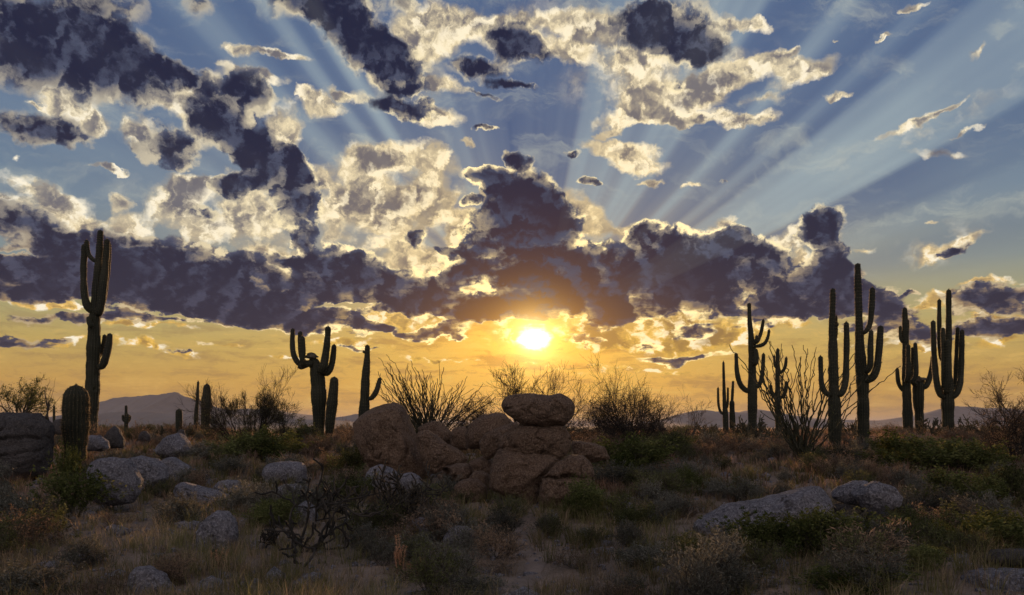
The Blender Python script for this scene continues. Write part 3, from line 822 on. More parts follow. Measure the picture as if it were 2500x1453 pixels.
SHRUB = {}
def shrub_kind(kind):
    """two meshes (stems, foliage) of a plant 1 m high"""
    if kind in SHRUB: return SHRUB[kind]
    rng = np.random.default_rng(sum(map(ord, kind)))
    base = kind.rstrip('0123456789')
    K = dict(
        bursage=dict(n=26, tilt=1.35, L=.48, r=.006, lv=3, nc=4, sp=.55, up=.10, leaves=6500, ls=.060, j=.035, wood='twig', leaf='leaf_grey'),
        creosote=dict(n=18, tilt=.95, L=.60, r=.008, lv=3, nc=4, sp=.42, up=.16, leaves=5500, ls=.060, j=.03, wood='twig', leaf='leaf_olive'),
        green=dict(n=24, tilt=1.3, L=.50, r=.007, lv=3, nc=4, sp=.5, up=.14, leaves=7500, ls=.064, j=.04, wood='twig', leaf='leaf_green'),
        dry=dict(n=30, tilt=1.3, L=.52, r=.006, lv=4, nc=3, sp=.50, up=.10, leaves=1600, ls=.045, j=.02, wood='twig', leaf='leaf_dry'),
        reddish=dict(n=30, tilt=1.3, L=.50, r=.005, lv=3, nc=4, sp=.50, up=.10, leaves=5000, ls=.05, j=.03, wood='twig', leaf='leaf_dry'),
        bare=dict(n=14, tilt=1.1, L=.62, r=.010, lv=4, nc=3, sp=.55, up=.10, leaves=0, ls=0, j=0, wood='twig', leaf=None),
        wand=dict(n=34, tilt=.75, L=.85, r=.005, lv=2, nc=4, sp=.28, up=.12, leaves=4200, ls=.058, j=.022, wood='twig', leaf='leaf_green'),
    )[base]
    P = rng.normal(0, .05, (K['n'], 3)); P[:, 2] = -.03
    D = dome_dirs(rng, K['n'], K['tilt'])
    S, tip = grow(rng, P, D, K['L'], K['r'], K['lv'], K['nc'], K['sp'], K['up'])
    top = max(np.percentile(S[1][:, 2], 99.5), .1)
    f = 1 / top
    V, Fc = prisms(S[0] * f, S[1] * f, S[2] * f, S[3] * f, 3)
    wm = mesh_np(base + '_stems', V, Fc); wm.materials.append(M[K['wood']])
    lm = None
    if K['leaves']:
        V, Fc = leaves(rng, tip[0] * f, tip[1], K['leaves'], K['ls'], K['j'])
        V[:, 2] = np.maximum(V[:, 2], -.02)
        lm = mesh_np(base + '_foliage', V, Fc); lm.materials.append(M[K['leaf']])
    ext = float(np.percentile(np.abs(S[1][:, 0]) * f, 98))
    SHRUB[kind] = (wm, lm, ext)
    return SHRUB[kind]

_srng = random.Random(5)
def shrub(label, px, py, hpx, wpx, kind, depth=None, name='desert_shrub', cat='shrub', group=None, dz=0.0):
    """py: row of the foot, hpx/wpx size on the photo"""
    d = depth or depth_of(py)
    x = (px - CX) / F * d
    wm, lm, ext = shrub_kind(kind)
    h = hpx / F * d; w = wpx / F * d / (2 * ext)
    o = empty(name, (x, d, gz(x, d) + dz), label, cat, group)
    rz = _srng.uniform(0, 6.28)
    a = link('stems', wm, None, o); a.rotation_euler = (0, 0, rz); a.scale = (w, w, h)
    if lm:
        b = link('foliage', lm, None, o); b.rotation_euler = (0, 0, rz); b.scale = (w, w, h)
    return o

def tree(label, px, py, depth, seed, stems, levels, nchild, length, radius, spread, up, nleaf, leaf='leaf_olive', ls=.03, j=.03, name='desert_tree', tilt=.8, wig=.16, wood='twig', dz=0, cat='tree', lean=(0, 0), ldecay=.64):
    rng = np.random.default_rng(seed)
    x = (px - CX) / F * depth
    root = empty(name, (x, depth, gz(x, depth) + dz), label, cat)
    D = dome_dirs(rng, stems, tilt) + np.array([lean[0], lean[1], 0])
    P = rng.normal(0, .05, (stems, 3)); P[:, 2] = -.05
    S, tip = grow(rng, P, D, length, radius, levels, nchild, spread, up, wig=wig, ldecay=ldecay, rmin=.003)
    thick = S[2] > radius * .45
    if thick.any():
        V, Fc = prisms(S[0][thick], S[1][thick], S[2][thick], S[3][thick], 6)
        link('trunk', mesh_np('trunk', V, Fc, True), M[wood], root)
    V, Fc = prisms(S[0][~thick], S[1][~thick], S[2][~thick], S[3][~thick], 3)
    link('branches', mesh_np('branches', V, Fc), M[wood], root)
    if nleaf:
        V, Fc = leaves(rng, tip[0], tip[1], nleaf, ls, j)
        link('foliage', mesh_np('foliage', V, Fc), M[leaf], root)
    return root

def cholla(label, px, py, hpx, seed, depth=None, joints=4, r=.022, dead=False, name='cholla_cactus', stems=4, tilt=.9, spines=5, lean=(0, 0), width=1.0, mat=None, smat='spine', jl=.16, dz=0.0, trunk=True, wig=.22, nc=3):
    rng = np.random.default_rng(seed)
    d = depth or depth_of(py)
    x = (px - CX) / F * d
    root = empty(name, (x, d, gz(x, d) + dz), label, 'cactus')
    D = dome_dirs(rng, stems, tilt) * np.array([width, 1, 1]) + np.array([lean[0], lean[1], 0])
    P = rng.normal(0, .04, (stems, 3)); P[:, 2] = -.03
    S, tip = grow(rng, P, D, jl * 2.2, r * 1.15, joints, nc, .62, .12, nseg=3, wig=wig, ldecay=.74, rdecay=.92, rmin=r * .6, child_from=.35)
    top = np.percentile(S[1][:, 2], 99)
    f = hpx / F * d / top
    P0, P1 = S[0] * f, S[1] * f
    rr0, rr1 = S[2] * (1 if dead else 1.0), S[3]
    V, Fc = prisms(P0, P1, rr0, rr1 * 1.05, 6)
    # little caps so that joints read as sausages
    e = P1 + nrm(P1 - P0) * rr1[:, None] * .8
    V2, F2 = prisms(P1, e, rr1 * 1.05, rr1 * .4, 6)
    V, Fc = merge([(V, Fc), (V2, F2)])
    link('stems', mesh_np('stems', V, Fc, True), M[mat or ('char' if dead else 'cholla')], root)
    if spines:
        n = len(P0) * spines * 6
        i = rng.integers(0, len(P0), n); t = rng.uniform(0, 1, (n, 1))
        c = P0[i] + (P1[i] - P0[i]) * t
        o = nrm(np.cross(P1[i] - P0[i], rng.normal(0, 1, (n, 3))))
        dd = nrm(o + rng.normal(0, .4, (n, 3)))
        base = c + o * rr0[i][:, None] * .9
        sd = nrm(np.cross(dd, rng.normal(0, 1, (n, 3)))) * .0016
        V = np.stack([base - sd, base + sd, base + dd * rng.uniform(.02, .04, (n, 1))], 1).reshape(-1, 3)
        tag(link('spines', mesh_np('spines', V, np.arange(len(V)).reshape(-1, 3)), M[smat], root), kind='stuff')
    return root

def ocotillo(label, px, py, depth, tips, seed, r=.016, name='ocotillo', extra=0, bend=.35, top=None, fork=.5, dz=0.0, leafy=0):
    """canes: list of tip points on the photo; each cane leaves the foot and curves outward"""
    rng = np.random.default_rng(seed)
    x = (px - CX) / F * depth
    z0 = gz(x, depth) + dz
    root = empty(name, (x, depth, z0), label, 'ocotillo')
    org = np.array([x, depth, z0])
    lines = []
    for tp in tips:
        T = np.array(at(tp[0], tp[1], depth)) - org
        T[1] = rng.uniform(-.5, .5) * max(abs(T[0]), .6)
        lines.append(T)
    for _ in range(extra):
        a = lines[rng.integers(0, len(tips))].copy()
        a = a * rng.uniform(.6, .97); a[0] += rng.normal(0, .22); a[1] = rng.normal(0, .5)
        lines.append(a)
    A, B, RA, RB = [], [], [], []
    th0, th1 = [], []
    k = 0
    for T in lines:
        L = np.linalg.norm(T)
        n = max(8, int(L / .09))
        t = np.linspace(0, 1, n)[:, None]
        up = np.array([0, 0, T[2]])
        # quadratic: mostly straight, leaning out
        ctrl = T * .5 + (up * .5 + np.array([T[0], T[1], 0]) * .5 - T * .5) * bend + rng.normal(0, .05 * L, 3)
        C = 2 * (1 - t) * t * ctrl + t ** 2 * T
        C[:, :2] += rng.normal(0, .05, 2)
        w = np.cumsum(rng.normal(0, .017, C.shape), axis=0); w -= t * w[-1]
        kink = np.sin(np.arange(n) * rng.uniform(1.2, 2.2) + rng.uniform(0, 6))[:, None] * rng.normal(0, .018, 3) * (0.3 + t)
        C = C + w + kink
        rr = r * (1.15 - .65 * t[:, 0]) * rng.uniform(.8, 1.2)
        A.append(C[:-1]); B.append(C[1:]); RA.append(rr[:-1]); RB.append(rr[1:])
        if rng.uniform() < fork and L > 1:
            i = int(n * rng.uniform(.35, .75))
            d = nrm(C[i] - C[i - 1]) + rng.normal(0, .38, 3); d[2] = abs(d[2]) + .3
            m = int(n * rng.uniform(.25, .5)); q = [C[i]]
            d = nrm(d)
            for s in range(m):
                d = nrm(d + rng.normal(0, .12, 3) + np.array([0, 0, .03])); q.append(q[-1] + d * .085)
            q = np.array(q)
            rq = np.linspace(rr[i] * .8, r * .4, len(q))
            A.append(q[:-1]); B.append(q[1:]); RA.append(rq[:-1]); RB.append(rq[1:])
    A, B = np.concatenate(A), np.concatenate(B); RA, RB = np.concatenate(RA), np.concatenate(RB)
    V, Fc = prisms(A, B, RA, RB, 5)
    link('canes', mesh_np('canes', V, Fc, True), M['cane'], root)
    n = len(A) * 3
    i = rng.integers(0, len(A), n); c = A[i] + (B[i] - A[i]) * rng.uniform(0, 1, (n, 1))
    o = nrm(np.cross(B[i] - A[i], rng.normal(0, 1, (n, 3))))
    d = nrm(o + rng.normal(0, .2, (n, 3)) + np.array([0, 0, .2]))
    V, Fc = prisms(c, c + d * (RA[i] * 1.2 + rng.uniform(.012, .03, n))[:, None], .0028, .0008, 3)
    tag(link('thorns', mesh_np('thorns', V, Fc), M['cane'], root), kind='stuff')
    if leafy:
        P = np.concatenate([A, B]); D = np.tile(nrm(B - A), (2, 1))
        low = P[:, 2] < 1.6
        V, Fc = leaves(rng, P[low], D[low], leafy, .04, .02)
        link('foliage', mesh_np('foliage', V, Fc), M['leaf_olive'], root)
    return root

# ---------------------------------------------------------------- grass
def tufts(rng, pos, blades, height, spread, width, lean=.45):
    """blades as bent two-piece strips: 5 corners -> 3 triangles"""
    n = len(pos)
    c = np.repeat(pos, blades, 0)
    h = np.repeat(height, blades) * rng.uniform(.45, 1.15, n * blades)
    a = rng.uniform(0, 2 * math.pi, n * blades)
    out = np.stack([np.cos(a), np.sin(a), np.zeros_like(a)], 1)
    base = c + out * (rng.uniform(0, 1, n * blades) ** .7 * np.repeat(spread, blades) * .5)[:, None]
    ln = np.abs(rng.normal(0, lean, n * blades))[:, None]
    sd = np.stack([-np.sin(a + 1.2), np.cos(a + 1.2), np.zeros_like(a)], 1) * np.repeat(width, blades)[:, None]
    m = base + (out * ln * .35 + np.array([0, 0, .6])) * h[:, None]
    t = base + (out * ln + np.array([0, 0, 1.0])) * h[:, None] * np.array([1, 1, .92])
    V = np.stack([base - sd * .5, base + sd * .5, m - sd * .4, m + sd * .4, t], 1).reshape(-1, 3)
    k = np.arange(n * blades)[:, None] * 5
    Fc = np.concatenate([k + np.array([[0, 1, 3]]), k + np.array([[0, 3, 2]]), k + np.array([[2, 3, 4]])])
    return V, Fc

def blocked(x, y):
    """true where bare path or boulders stand"""
    px = CX + x / y * F
    py = HY + (CZ - ground(x, y)) / y * F
    pc = np.interp(py, [1262, 1285, 1310, 1335, 1362, 1395, 1430], [1290, 1268, 1262, 1285, 1310, 1300, 1260])
    pw = np.interp(py, [1262, 1285, 1310, 1362, 1430], [14, 24, 30, 34, 44])
    return (py > 1258) & (np.abs(px - pc) < pw * .7)

def scatter(rng, n, y0, y1, power=1.4, xr=None, clear=True):
    y = y0 + (y1 - y0) * rng.uniform(0, 1, n) ** power
    x = rng.uniform(-1, 1, n) * (y * .68 + 2)
    if xr is not None:
        px = CX + x / y * F
        k = xr(px, y)
        keep = rng.uniform(0, 1, n) < k
        x, y = x[keep], y[keep]
    if not clear: return x, y
    keep = ~blocked(x, y)
    return x[keep], y[keep]

def vnoise(x, y, s, seed):
    return (np.sin(x * s + seed) * np.sin(y * s * 1.3 + seed * 2.1) + .6 * np.sin(x * s * 2.3 + y * s * 1.1 + seed * 3)
            + .4 * np.sin(x * s * 4.1 - y * s * 3.7 + seed)) / 2

def build_grass():
    rng = np.random.default_rng(21)
    def layer(name, matn, n, y0, y1, power, hh, blades, seed, dens, wid=1.0, label=None):
        x, y = scatter(rng, n, y0, y1, power, dens)
        nn = vnoise(x, y, .55, seed)
        k = rng.uniform(-.75, .9, len(x)) < nn + .25
        x, y, nn = x[k], y[k], nn[k]
        h = rng.uniform(hh[0], hh[1], len(x)) * (1 + .3 * nn)
        z = ground(x, y)
        w = np.clip(y * .00055, .0045, .014) * wid
        V, Fc = tufts(rng, np.stack([x, y, z], 1), blades, h, rng.uniform(.08, .26, len(x)), w)
        o = link(name, mesh_np(name, V, Fc), M[matn])
        tag(o, label, 'grass', kind='stuff')
    layer('grass', 'grass_dry', 11500, 6, 44, 1.35, (.10, .28), 22, 2.1, lambda px, y: np.where(px < 1650, .8, .55), label='pale dry grass between the shrubs and boulders')
    layer('grass', 'grass_pink', 9000, 15, 46, 1.0, (.14, .38), 20, 5.3, lambda px, y: np.where(px > 1450, 1.0, np.where(px < 620, .75, .25)), label='reddish dry grass along the rise')
    layer('grass', 'grass_green', 8500, 6, 26, 1.2, (.12, .36), 22, 8.2, lambda px, y: np.where(px > 1650, .45, np.where(px > 1350, .9, .6)), label='olive green grass in the hollow nearest the viewer')
    # low wiry brush nobody could count: small branching bushes set close together
    for q, (mt, nv, seed) in enumerate((('leaf_grey', 190, 1), ('leaf_olive', 170, 2), ('leaf_dry', 150, 3), ('leaf_grey', 130, 4))):
        r2 = np.random.default_rng(60 + seed)
        P = r2.normal(0, .05, (16, 3)); P[:, 2] = -.03
        S, tip = grow(r2, P, dome_dirs(r2, 16, 1.25), .50, .010, 3, 4, .5, .12, rmin=.0045)
        f = 1 / max(np.percentile(S[1][:, 2], 99), .1)
        Vs, Fs = prisms(S[0] * f, S[1] * f, S[2] * f, S[3] * f, 3)
        Vl, Fl = leaves(r2, tip[0] * f, tip[1], 2600, .10, .05, .20)
        Vl[:, 2] = np.maximum(Vl[:, 2], 0)
        x, y = scatter(r2, nv * 3, 7, 44, 1.05)
        bx = CX + x / y * F
        open_ = ((bx > 590) & (bx < 900) & (y > 8.3) & (y < 12.5)) | ((bx > 210) & (bx < 600) & (y > 8.8) & (y < 15)) | ((bx > 1700) & (bx < 2200) & (y > 9.6) & (y < 11.2))
        k = np.where((vnoise(x, y, .7, 3.3 + seed) > -.15) & ~open_)[0][:nv]
        x, y = x[k], y[k]
        n = len(x)
        h = r2.uniform(.22, .52, n); w = h * r2.uniform(.8, 1.3, n); a = r2.uniform(0, 6.28, n)
        def rep_(Vb, Fb):
            X = Vb[None, :, 0] * np.cos(a)[:, None] - Vb[None, :, 1] * np.sin(a)[:, None]
            Y = Vb[None, :, 0] * np.sin(a)[:, None] + Vb[None, :, 1] * np.cos(a)[:, None]
            V = np.stack([X * w[:, None] + x[:, None], Y * w[:, None] + y[:, None], Vb[None, :, 2] * h[:, None] + ground(x, y)[:, None]], 2)
            return V.reshape(-1, 3), (np.arange(n)[:, None, None] * len(Vb) + Fb[None]).reshape(-1, 4)
        me = mesh_np('ground_cover', *merge([rep_(Vl, Fl), rep_(Vs, Fs)]))
        me.materials.append(M[mt]); me.materials.append(M['twig'])
        mi = np.zeros(len(me.polygons), dtype=np.int32); mi[n * len(Fl):] = 1
        me.polygons.foreach_set('material_index', mi)
        tag(link('ground_cover', me), 'low wiry brush covering the desert floor', 'ground cover', kind='stuff')
    # gravel and small stones
    x, y = scatter(rng, 7000, 6, 34, 1.2, None, False)
    n = len(x)
    Vi, Fi = ico(1)
    r = rng.uniform(.008, .045, n) ** 1.0 * np.where(rng.uniform(0, 1, n) > .94, 3.2, 1)
    S = np.stack([r * rng.uniform(.8, 1.5, n), r * rng.uniform(.8, 1.3, n), r * rng.uniform(.5, .9, n)], 1)
    V = (Vi[None] * (1 + rng.normal(0, .12, (n, len(Vi), 1)))) * S[:, None] + np.stack([x, y, ground(x, y) + r * .2], 1)[:, None]
    Fc = (np.arange(n)[:, None, None] * len(Vi) + Fi[None]).reshape(-1, 3)
    tag(link('gravel', mesh_np('gravel', V.reshape(-1, 3), Fc, True), M['rock_grey']), 'gravel and small stones on the soil', 'gravel', kind='stuff')
build_grass()
# ================================================================ boulders
G_STACK = 'reddish boulders round the balanced stack'
G_LEFT = 'grey boulders in the left hollow'
G_RIGHT = 'grey boulders on the right'
rock('wide lens-shaped boulder balanced on top of the central stack', [(1224,986),(1230,974),(1250,967),(1275,964),(1304,962),(1343,968),(1370,961),(1389,969),(1406,990),(1402,1012),(1384,1036),(1359,1038),(1326,1046),(1274,1038),(1240,1012)], 'rock_red', 31, depth=14.1, thick=.75, level=6, box=0.98, rough=.8, cracks=[((1232,1001),(1272,992),.018,.05)])
rock('broad middle boulder carrying the balanced lens-shaped rock', [(1271,1036),(1326,1038),(1378,1038),(1396,1067),(1392,1097),(1372,1118),(1343,1120),(1274,1118),(1222,1112),(1212,1096),(1216,1073),(1236,1050)], 'rock_red', 32, depth=14.15, thick=.8, level=6, box=0.93, group=G_STACK, cracks=[((1216,1094),(1262,1092),.02,.06),((1350,1092),(1394,1070),.018,.05)])
rock('tall rounded boulder at the foot of the central stack with a dark hollow beneath', [(1215,1098),(1290,1100),(1343,1105),(1374,1112),(1352,1144),(1328,1172),(1318,1225),(1290,1236),(1262,1222),(1227,1206),(1194,1190),(1192,1160),(1199,1130)], 'rock_red', 33, depth=14.0, thick=.8, level=6, box=0.90, group=G_STACK, cracks=[((1262,1103),(1330,1104),.015,.05),((1330,1104),(1372,1120),.02,.06)])
rock('cleft pinkish boulder leaning against the right foot of the central stack', [(1366,1122),(1398,1106),(1420,1110),(1438,1120),(1452,1146),(1450,1185),(1442,1238),(1400,1248),(1318,1244),(1318,1200),(1326,1170),(1344,1145)], 'rock_red', 34, depth=13.5, thick=.75, level=6, box=0.88, group=G_STACK, cracks=[((1328,1166),(1400,1160),.03,.10),((1400,1160),(1446,1170),.02,.05)])
rock('huge dark domed boulder left of the dry ocotillo', [(866,1054),(866,1026),(878,1010),(900,998),(929,990),(961,986),(982,993),(1002,1032),(1021,1068),(1046,1130),(1053,1168),(1010,1180),(930,1160),(890,1130),(872,1085)], 'rock_red', 35, depth=18.3, thick=.9, level=6, box=0.88)
rock('long slab leaning down to the right from the huge domed boulder', [(1012,1048),(1040,1047),(1072,1068),(1119,1097),(1146,1121),(1135,1134),(1095,1140),(1066,1165),(1044,1150),(1022,1100)], 'rock_red', 36, depth=17.6, thick=.6, level=6, box=0.90)
rock('peaked boulder showing behind the leaning slab under the ocotillo', [(1018,1045),(1040,1033),(1062,1025),(1086,1034),(1102,1058),(1104,1085),(1060,1090),(1025,1070)], 'rock_red', 37, depth=20.0, thick=.7, level=5)
rock('low boulder behind the slab at the right edge of the ocotillo', [(1098,1056),(1106,1045),(1135,1041),(1150,1060),(1140,1100),(1100,1100)], 'rock_red', 38, depth=19.6, level=5)
rock('sloping grey-red boulder between the ocotillo and the balanced stack', [(1134,1068),(1146,1038),(1173,1015),(1205,1009),(1232,1010),(1252,1030),(1240,1080),(1180,1095),(1140,1095)], 'rock_red', 39, depth=18.2, level=5)
rock('rounded orange-red shoulder boulder on the left flank of the stack', [(1168,1078),(1186,1056),(1208,1050),(1226,1058),(1224,1085),(1214,1110),(1190,1125),(1172,1110)], 'rock_red', 40, depth=15.6, level=5)
rock('flat rock just behind the left shoulder of the balanced stack', [(1200,1052),(1232,1036),(1262,1030),(1275,1050),(1260,1080),(1215,1080)], 'rock_red', 41, depth=16.4, level=5)
rock('small dark wedge-shaped rock beside the left foot of the stack', [(1142,1130),(1160,1119),(1179,1112),(1201,1121),(1204,1150),(1190,1170),(1160,1165)], 'rock_red', 42, depth=16.0, level=5)
rock('split boulder with a dark overhang under the leaning slab', [(1064,1160),(1084,1138),(1118,1131),(1143,1132),(1163,1147),(1155,1168),(1125,1180),(1112,1200),(1085,1196)], 'rock_red', 43, depth=16.2, level=5, cracks=[((1085,1142),(1108,1185),.07,.25)])
rock('middle boulder of the pile left of the stack, tucked behind the rounded front one', [(1143,1166),(1160,1150),(1178,1149),(1194,1160),(1198,1195),(1160,1200)], 'rock_red', 44, depth=15.2, level=5)
rock('rounded front boulder of the pile left of the stack', [(1106,1190),(1118,1176),(1140,1168),(1167,1170),(1188,1188),(1194,1230),(1150,1240),(1112,1234)], 'rock_red', 45, depth=14.6, level=5)
rock('flat reddish rock low behind the cleft boulder beside the green thicket', [(1394,1075),(1440,1078),(1480,1092),(1490,1120),(1450,1130),(1400,1115)], 'rock_red', 46, depth=16.3, level=5, thick=.6)
# left hollow
rock('big round grey boulder in the left hollow', [(219,1134),(238,1121),(274,1112),(312,1121),(334,1142),(345,1172),(342,1205),(322,1230),(270,1236),(236,1226),(222,1185)], 'rock_grey', 51, depth=13.8, level=6, box=0.90)
rock('grey boulder with a vertical cleft beside the big round one', [(306,1122),(343,1112),(381,1116),(402,1140),(410,1168),(385,1192),(360,1200),(338,1190),(336,1150)], 'rock_grey', 52, depth=15.5, level=6, box=0.88, cracks=[((325,1120),(352,1190),.035,.14)])
rock('smooth grey slab sloping right behind the cleft boulder', [(394,1128),(408,1118),(425,1117),(457,1134),(476,1148),(478,1176),(440,1185),(405,1175)], 'rock_grey', 53, depth=17.4, level=5, thick=.8)
rock('long low grey boulder stretching right of the left hollow', [(420,1196),(428,1184),(449,1178),(491,1190),(530,1200),(556,1212),(580,1236),(570,1256),(500,1250),(440,1225)], 'rock_grey', 54, depth=14.3, level=6, thick=.5, cracks=[((425,1198),(462,1214),.02,.06)])
rock('speckled upright grey boulder standing alone in the left foreground', [(480,1300),(500,1270),(532,1245),(556,1248),(574,1264),(582,1310),(566,1362),(515,1368),(482,1345)], 'rock_grey', 55, depth=9.9, level=6, box=0.88)
rock('small pyramid-shaped rock at the foot of the tallest left saguaro', [(252,1072),(266,1052),(282,1038),(294,1052),(302,1082),(300,1095),(256,1095)], 'rock_dark', 56, depth=22.5, level=5)
rock('flat-topped grey boulder right beside the barrel-shaped saguaro', [(207,1070),(216,1063),(244,1063),(262,1078),(266,1095),(240,1104),(210,1100)], 'rock_grey', 57, depth=21.5, level=5)
rock('tent-shaped grey boulder below the pair of slim saguaros', [(380,1100),(398,1078),(415,1060),(438,1057),(456,1076),(472,1104),(440,1120),(395,1118)], 'rock_grey', 58, depth=21.5, level=5)
rock('half-buried smooth boulder below the small palo verde', [(640,1150),(652,1133),(680,1127),(705,1126),(738,1132),(748,1145),(748,1175),(700,1185),(648,1178)], 'rock_grey', 59, depth=17.3, level=5, box=0.93)
rock('flat grey rock half hidden by brush left of the half-buried boulder', [(520,1192),(532,1176),(557,1170),(582,1175),(590,1195),(570,1212),(535,1210)], 'rock_grey', 60, depth=15.6, level=5, thick=.7)
rock('pale boulder under the fuzzy cholla below the huge domed boulder', [(893,1158),(905,1142),(925,1137),(960,1146),(984,1156),(1008,1155),(1030,1168),(1037,1195),(1010,1215),(940,1212),(900,1190)], 'rock_grey', 61, depth=15.3, level=6, thick=.7, cracks=[((980,1150),(968,1210),.03,.08)])
rock('grey rock among the black cholla branches', [(712,1262),(722,1238),(745,1222),(768,1236),(780,1262),(770,1290),(730,1292)], 'rock_grey', 62, depth=11.8, level=5)
rock('low rock just above and behind the black cholla', [(672,1196),(690,1184),(720,1180),(752,1190),(760,1212),(700,1220),(675,1212)], 'rock_grey', 63, depth=14.0, level=5, thick=.7)
rock('rounded grey rock right of the black cholla', [(938,1292),(946,1274),(975,1270),(990,1282),(992,1306),(950,1310)], 'rock_grey', 64, depth=11.6, level=5)
rock('smooth grey rock beside the path, left one of two', [(990,1290),(1002,1270),(1026,1263),(1052,1270),(1070,1296),(1068,1322),(1010,1325)], 'rock_grey', 65, depth=11.2, level=5)
rock('pointed grey rock at the left edge of the sandy path', [(1080,1316),(1094,1294),(1110,1284),(1140,1287),(1168,1306),(1172,1324),(1120,1332),(1085,1330)], 'rock_grey', 66, depth=10.7, level=5)
rock('small grey rock in the grass right of the cleft pink boulder', [(1508,1244),(1514,1228),(1530,1224),(1544,1230),(1548,1248),(1520,1254)], 'rock_grey', 67, depth=13.2, level=4)
rock('tiny bluish rock low on the slope right of the path', [(1496,1262),(1510,1252),(1535,1256),(1540,1280),(1500,1284)], 'rock_grey', 68, depth=12.3, level=4)
# right group
rock('long smooth whale-backed grey slab in the right foreground', [(1685,1287),(1700,1272),(1735,1250),(1764,1234),(1827,1222),(1912,1211),(1950,1202),(1983,1197),(2018,1201),(2030,1228),(2024,1270),(2008,1320),(1940,1332),(1800,1325),(1710,1312)], 'rock_grey', 71, depth=10.9, level=6, thick=.45, box=0.98, cracks=[((1905,1215),(1890,1290),.02,.04)])
rock('grey cap rock, the rear one of the two lying on the low wall of stones', [(2030,1212),(2033,1200),(2046,1188),(2090,1173),(2120,1174),(2124,1195),(2112,1226),(2096,1234),(2050,1226)], 'rock_grey', 72, depth=11.35, level=6, thick=.7, box=0.90, group=G_RIGHT)
rock('largest grey cap rock, tilted forward on the right end of the stone pile', [(2078,1205),(2098,1188),(2137,1174),(2178,1188),(2200,1214),(2192,1236),(2165,1247),(2120,1254),(2104,1234)], 'rock_grey', 73, depth=10.95, level=6, thick=.75, box=0.92, group=G_RIGHT)
rock('thin dark rock wedged under the two cap rocks', [(2030,1236),(2050,1228),(2100,1230),(2110,1250),(2104,1264),(2040,1262)], 'rock_dark', 74, depth=11.3, level=5)
rock('squarish grey base rock under the two cap rocks', [(2020,1276),(2044,1258),(2103,1259),(2112,1290),(2108,1335),(2012,1336),(2010,1310)], 'rock_grey', 75, depth=10.9, level=6, box=0.88)
rock('dark rock behind the base of the stone pile, under the tilted cap', [(2106,1250),(2160,1246),(2188,1262),(2190,1320),(2120,1325)], 'rock_dark', 76, depth=11.4, level=5)
# nearest stones
rock('broad dark grey boulder cut by the bottom right corner', [(2345,1465),(2362,1418),(2395,1398),(2440,1392),(2520,1390),(2560,1420),(2560,1490),(2400,1500)], 'rock_grey', 81, depth=7.6, level=5, thick=.6)
rock('flat low rock above the corner boulder at the right edge', [(2405,1366),(2425,1346),(2470,1340),(2530,1345),(2540,1375),(2440,1384)], 'rock_dark', 82, depth=8.9, level=5, thick=.7)
rock('low pale rock at the bottom edge under the black cholla, left', [(310,1400),(330,1383),(362,1380),(400,1398),(428,1436),(420,1480),(330,1480)], 'rock_grey', 83, depth=7.7, level=5, thick=.6)
rock('big dark boulder at the left edge with a thicket on top', [(-120,1030),(-60,1010),(0,1006),(60,1005),(108,1012),(126,1030),(127,1066),(120,1120),(100,1160),(0,1172),(-80,1165),(-120,1100)], 'rock_dark', 84, depth=17.8, level=6, thick=.7, box=0.98, cracks=[((0,1072),(118,1070),.03,.10)])
rock('small round rock between the left edge boulder and the barrel-shaped saguaro', [(128,1036),(136,1024),(152,1022),(160,1040),(156,1062),(130,1062)], 'rock_dark', 85, depth=24, level=4)
rock('small red-brown rock in the grass below the short dome saguaro', [(338,1066),(346,1054),(358,1052),(368,1064),(366,1078),(342,1078)], 'rock_dark', 86, depth=26, level=4)
rock('short dark rock at the foot of the small stout saguaro', [(432,1056),(440,1048),(450,1050),(454,1066),(434,1068)], 'rock_dark', 87, depth=28, level=4)

# ================================================================ saguaros
saguaro('tallest saguaro on the left, arms crowded round its crown and one low arm', [
 ([(224,1025,29),(226,947,32),(228,880,33),(230,813,28),(231,777,28),(236,750,27),(238,679,20),(243,610,15),(245.5,561,13)],),
 ([(230,764,14,-.1),(214,748,18,-.15),(206,715,16,-.1),(204,656,15),(206,620,14),(206,595,12)],),
 ([(236,640,9,-.05),(224,631,11,-.05),(215,618,11),(212,600,11),(212,585,10)],),
 ([(238,772,18,-.1),(246,745,20,-.15),(251,700,19,-.1),(256,660,17),(260,612,15),(262,583,13)],),
 ([(252,740,12,.25),(260,690,11,.3),(265,640,10,.3),(267,592,9,.3)],),
 ([(227,800,10,-.3),(219,790,12,-.35),(216,772,10,-.3)],),
 ([(238,895,13,-.2),(250,893,16,-.25),(258,873,17,-.25),(265,845,16,-.2),(269,813,14,-.2)],),
 ([(236,872,9,.2),(247,862,11,.25),(253,840,10,.25),(256,816,9,.2)],),
 ], 33, 1, ribs=15, holes=[(237,915,7),(233,951,5),(241,968,6)])
saguaro('stout barrel-shaped young saguaro with clear ribs, in front of the tallest left one', [
 ([(184,1142,46),(184,1090,54),(184.5,1040,59),(185,990,57),(186,960,50),(186,939,40)],)], 19.6, 2, ribs=20, rib=.24, spine=(.045, .045, .005, 4))
saguaro('very thin straight saguaro pole left of the small palo verde', [([(478,1060,11),(479,1014,10),(482,973,7),(484,930,6)],)], 32, 3, ribs=10)
saguaro('bushy single-column saguaro between the thin pole and the small palo verde', [([(501,1062,18),(502,1020,21),(504,980,23),(505,955,20),(505.5,937,15)],)], 31.5, 4, ribs=13, spine=(.07, .05, .004, 4))
saguaro('short stout dome-topped saguaro above the tent-shaped boulder', [([(437,1056,14),(437,1020,16),(437,998,13)],)], 30, 5, ribs=12)
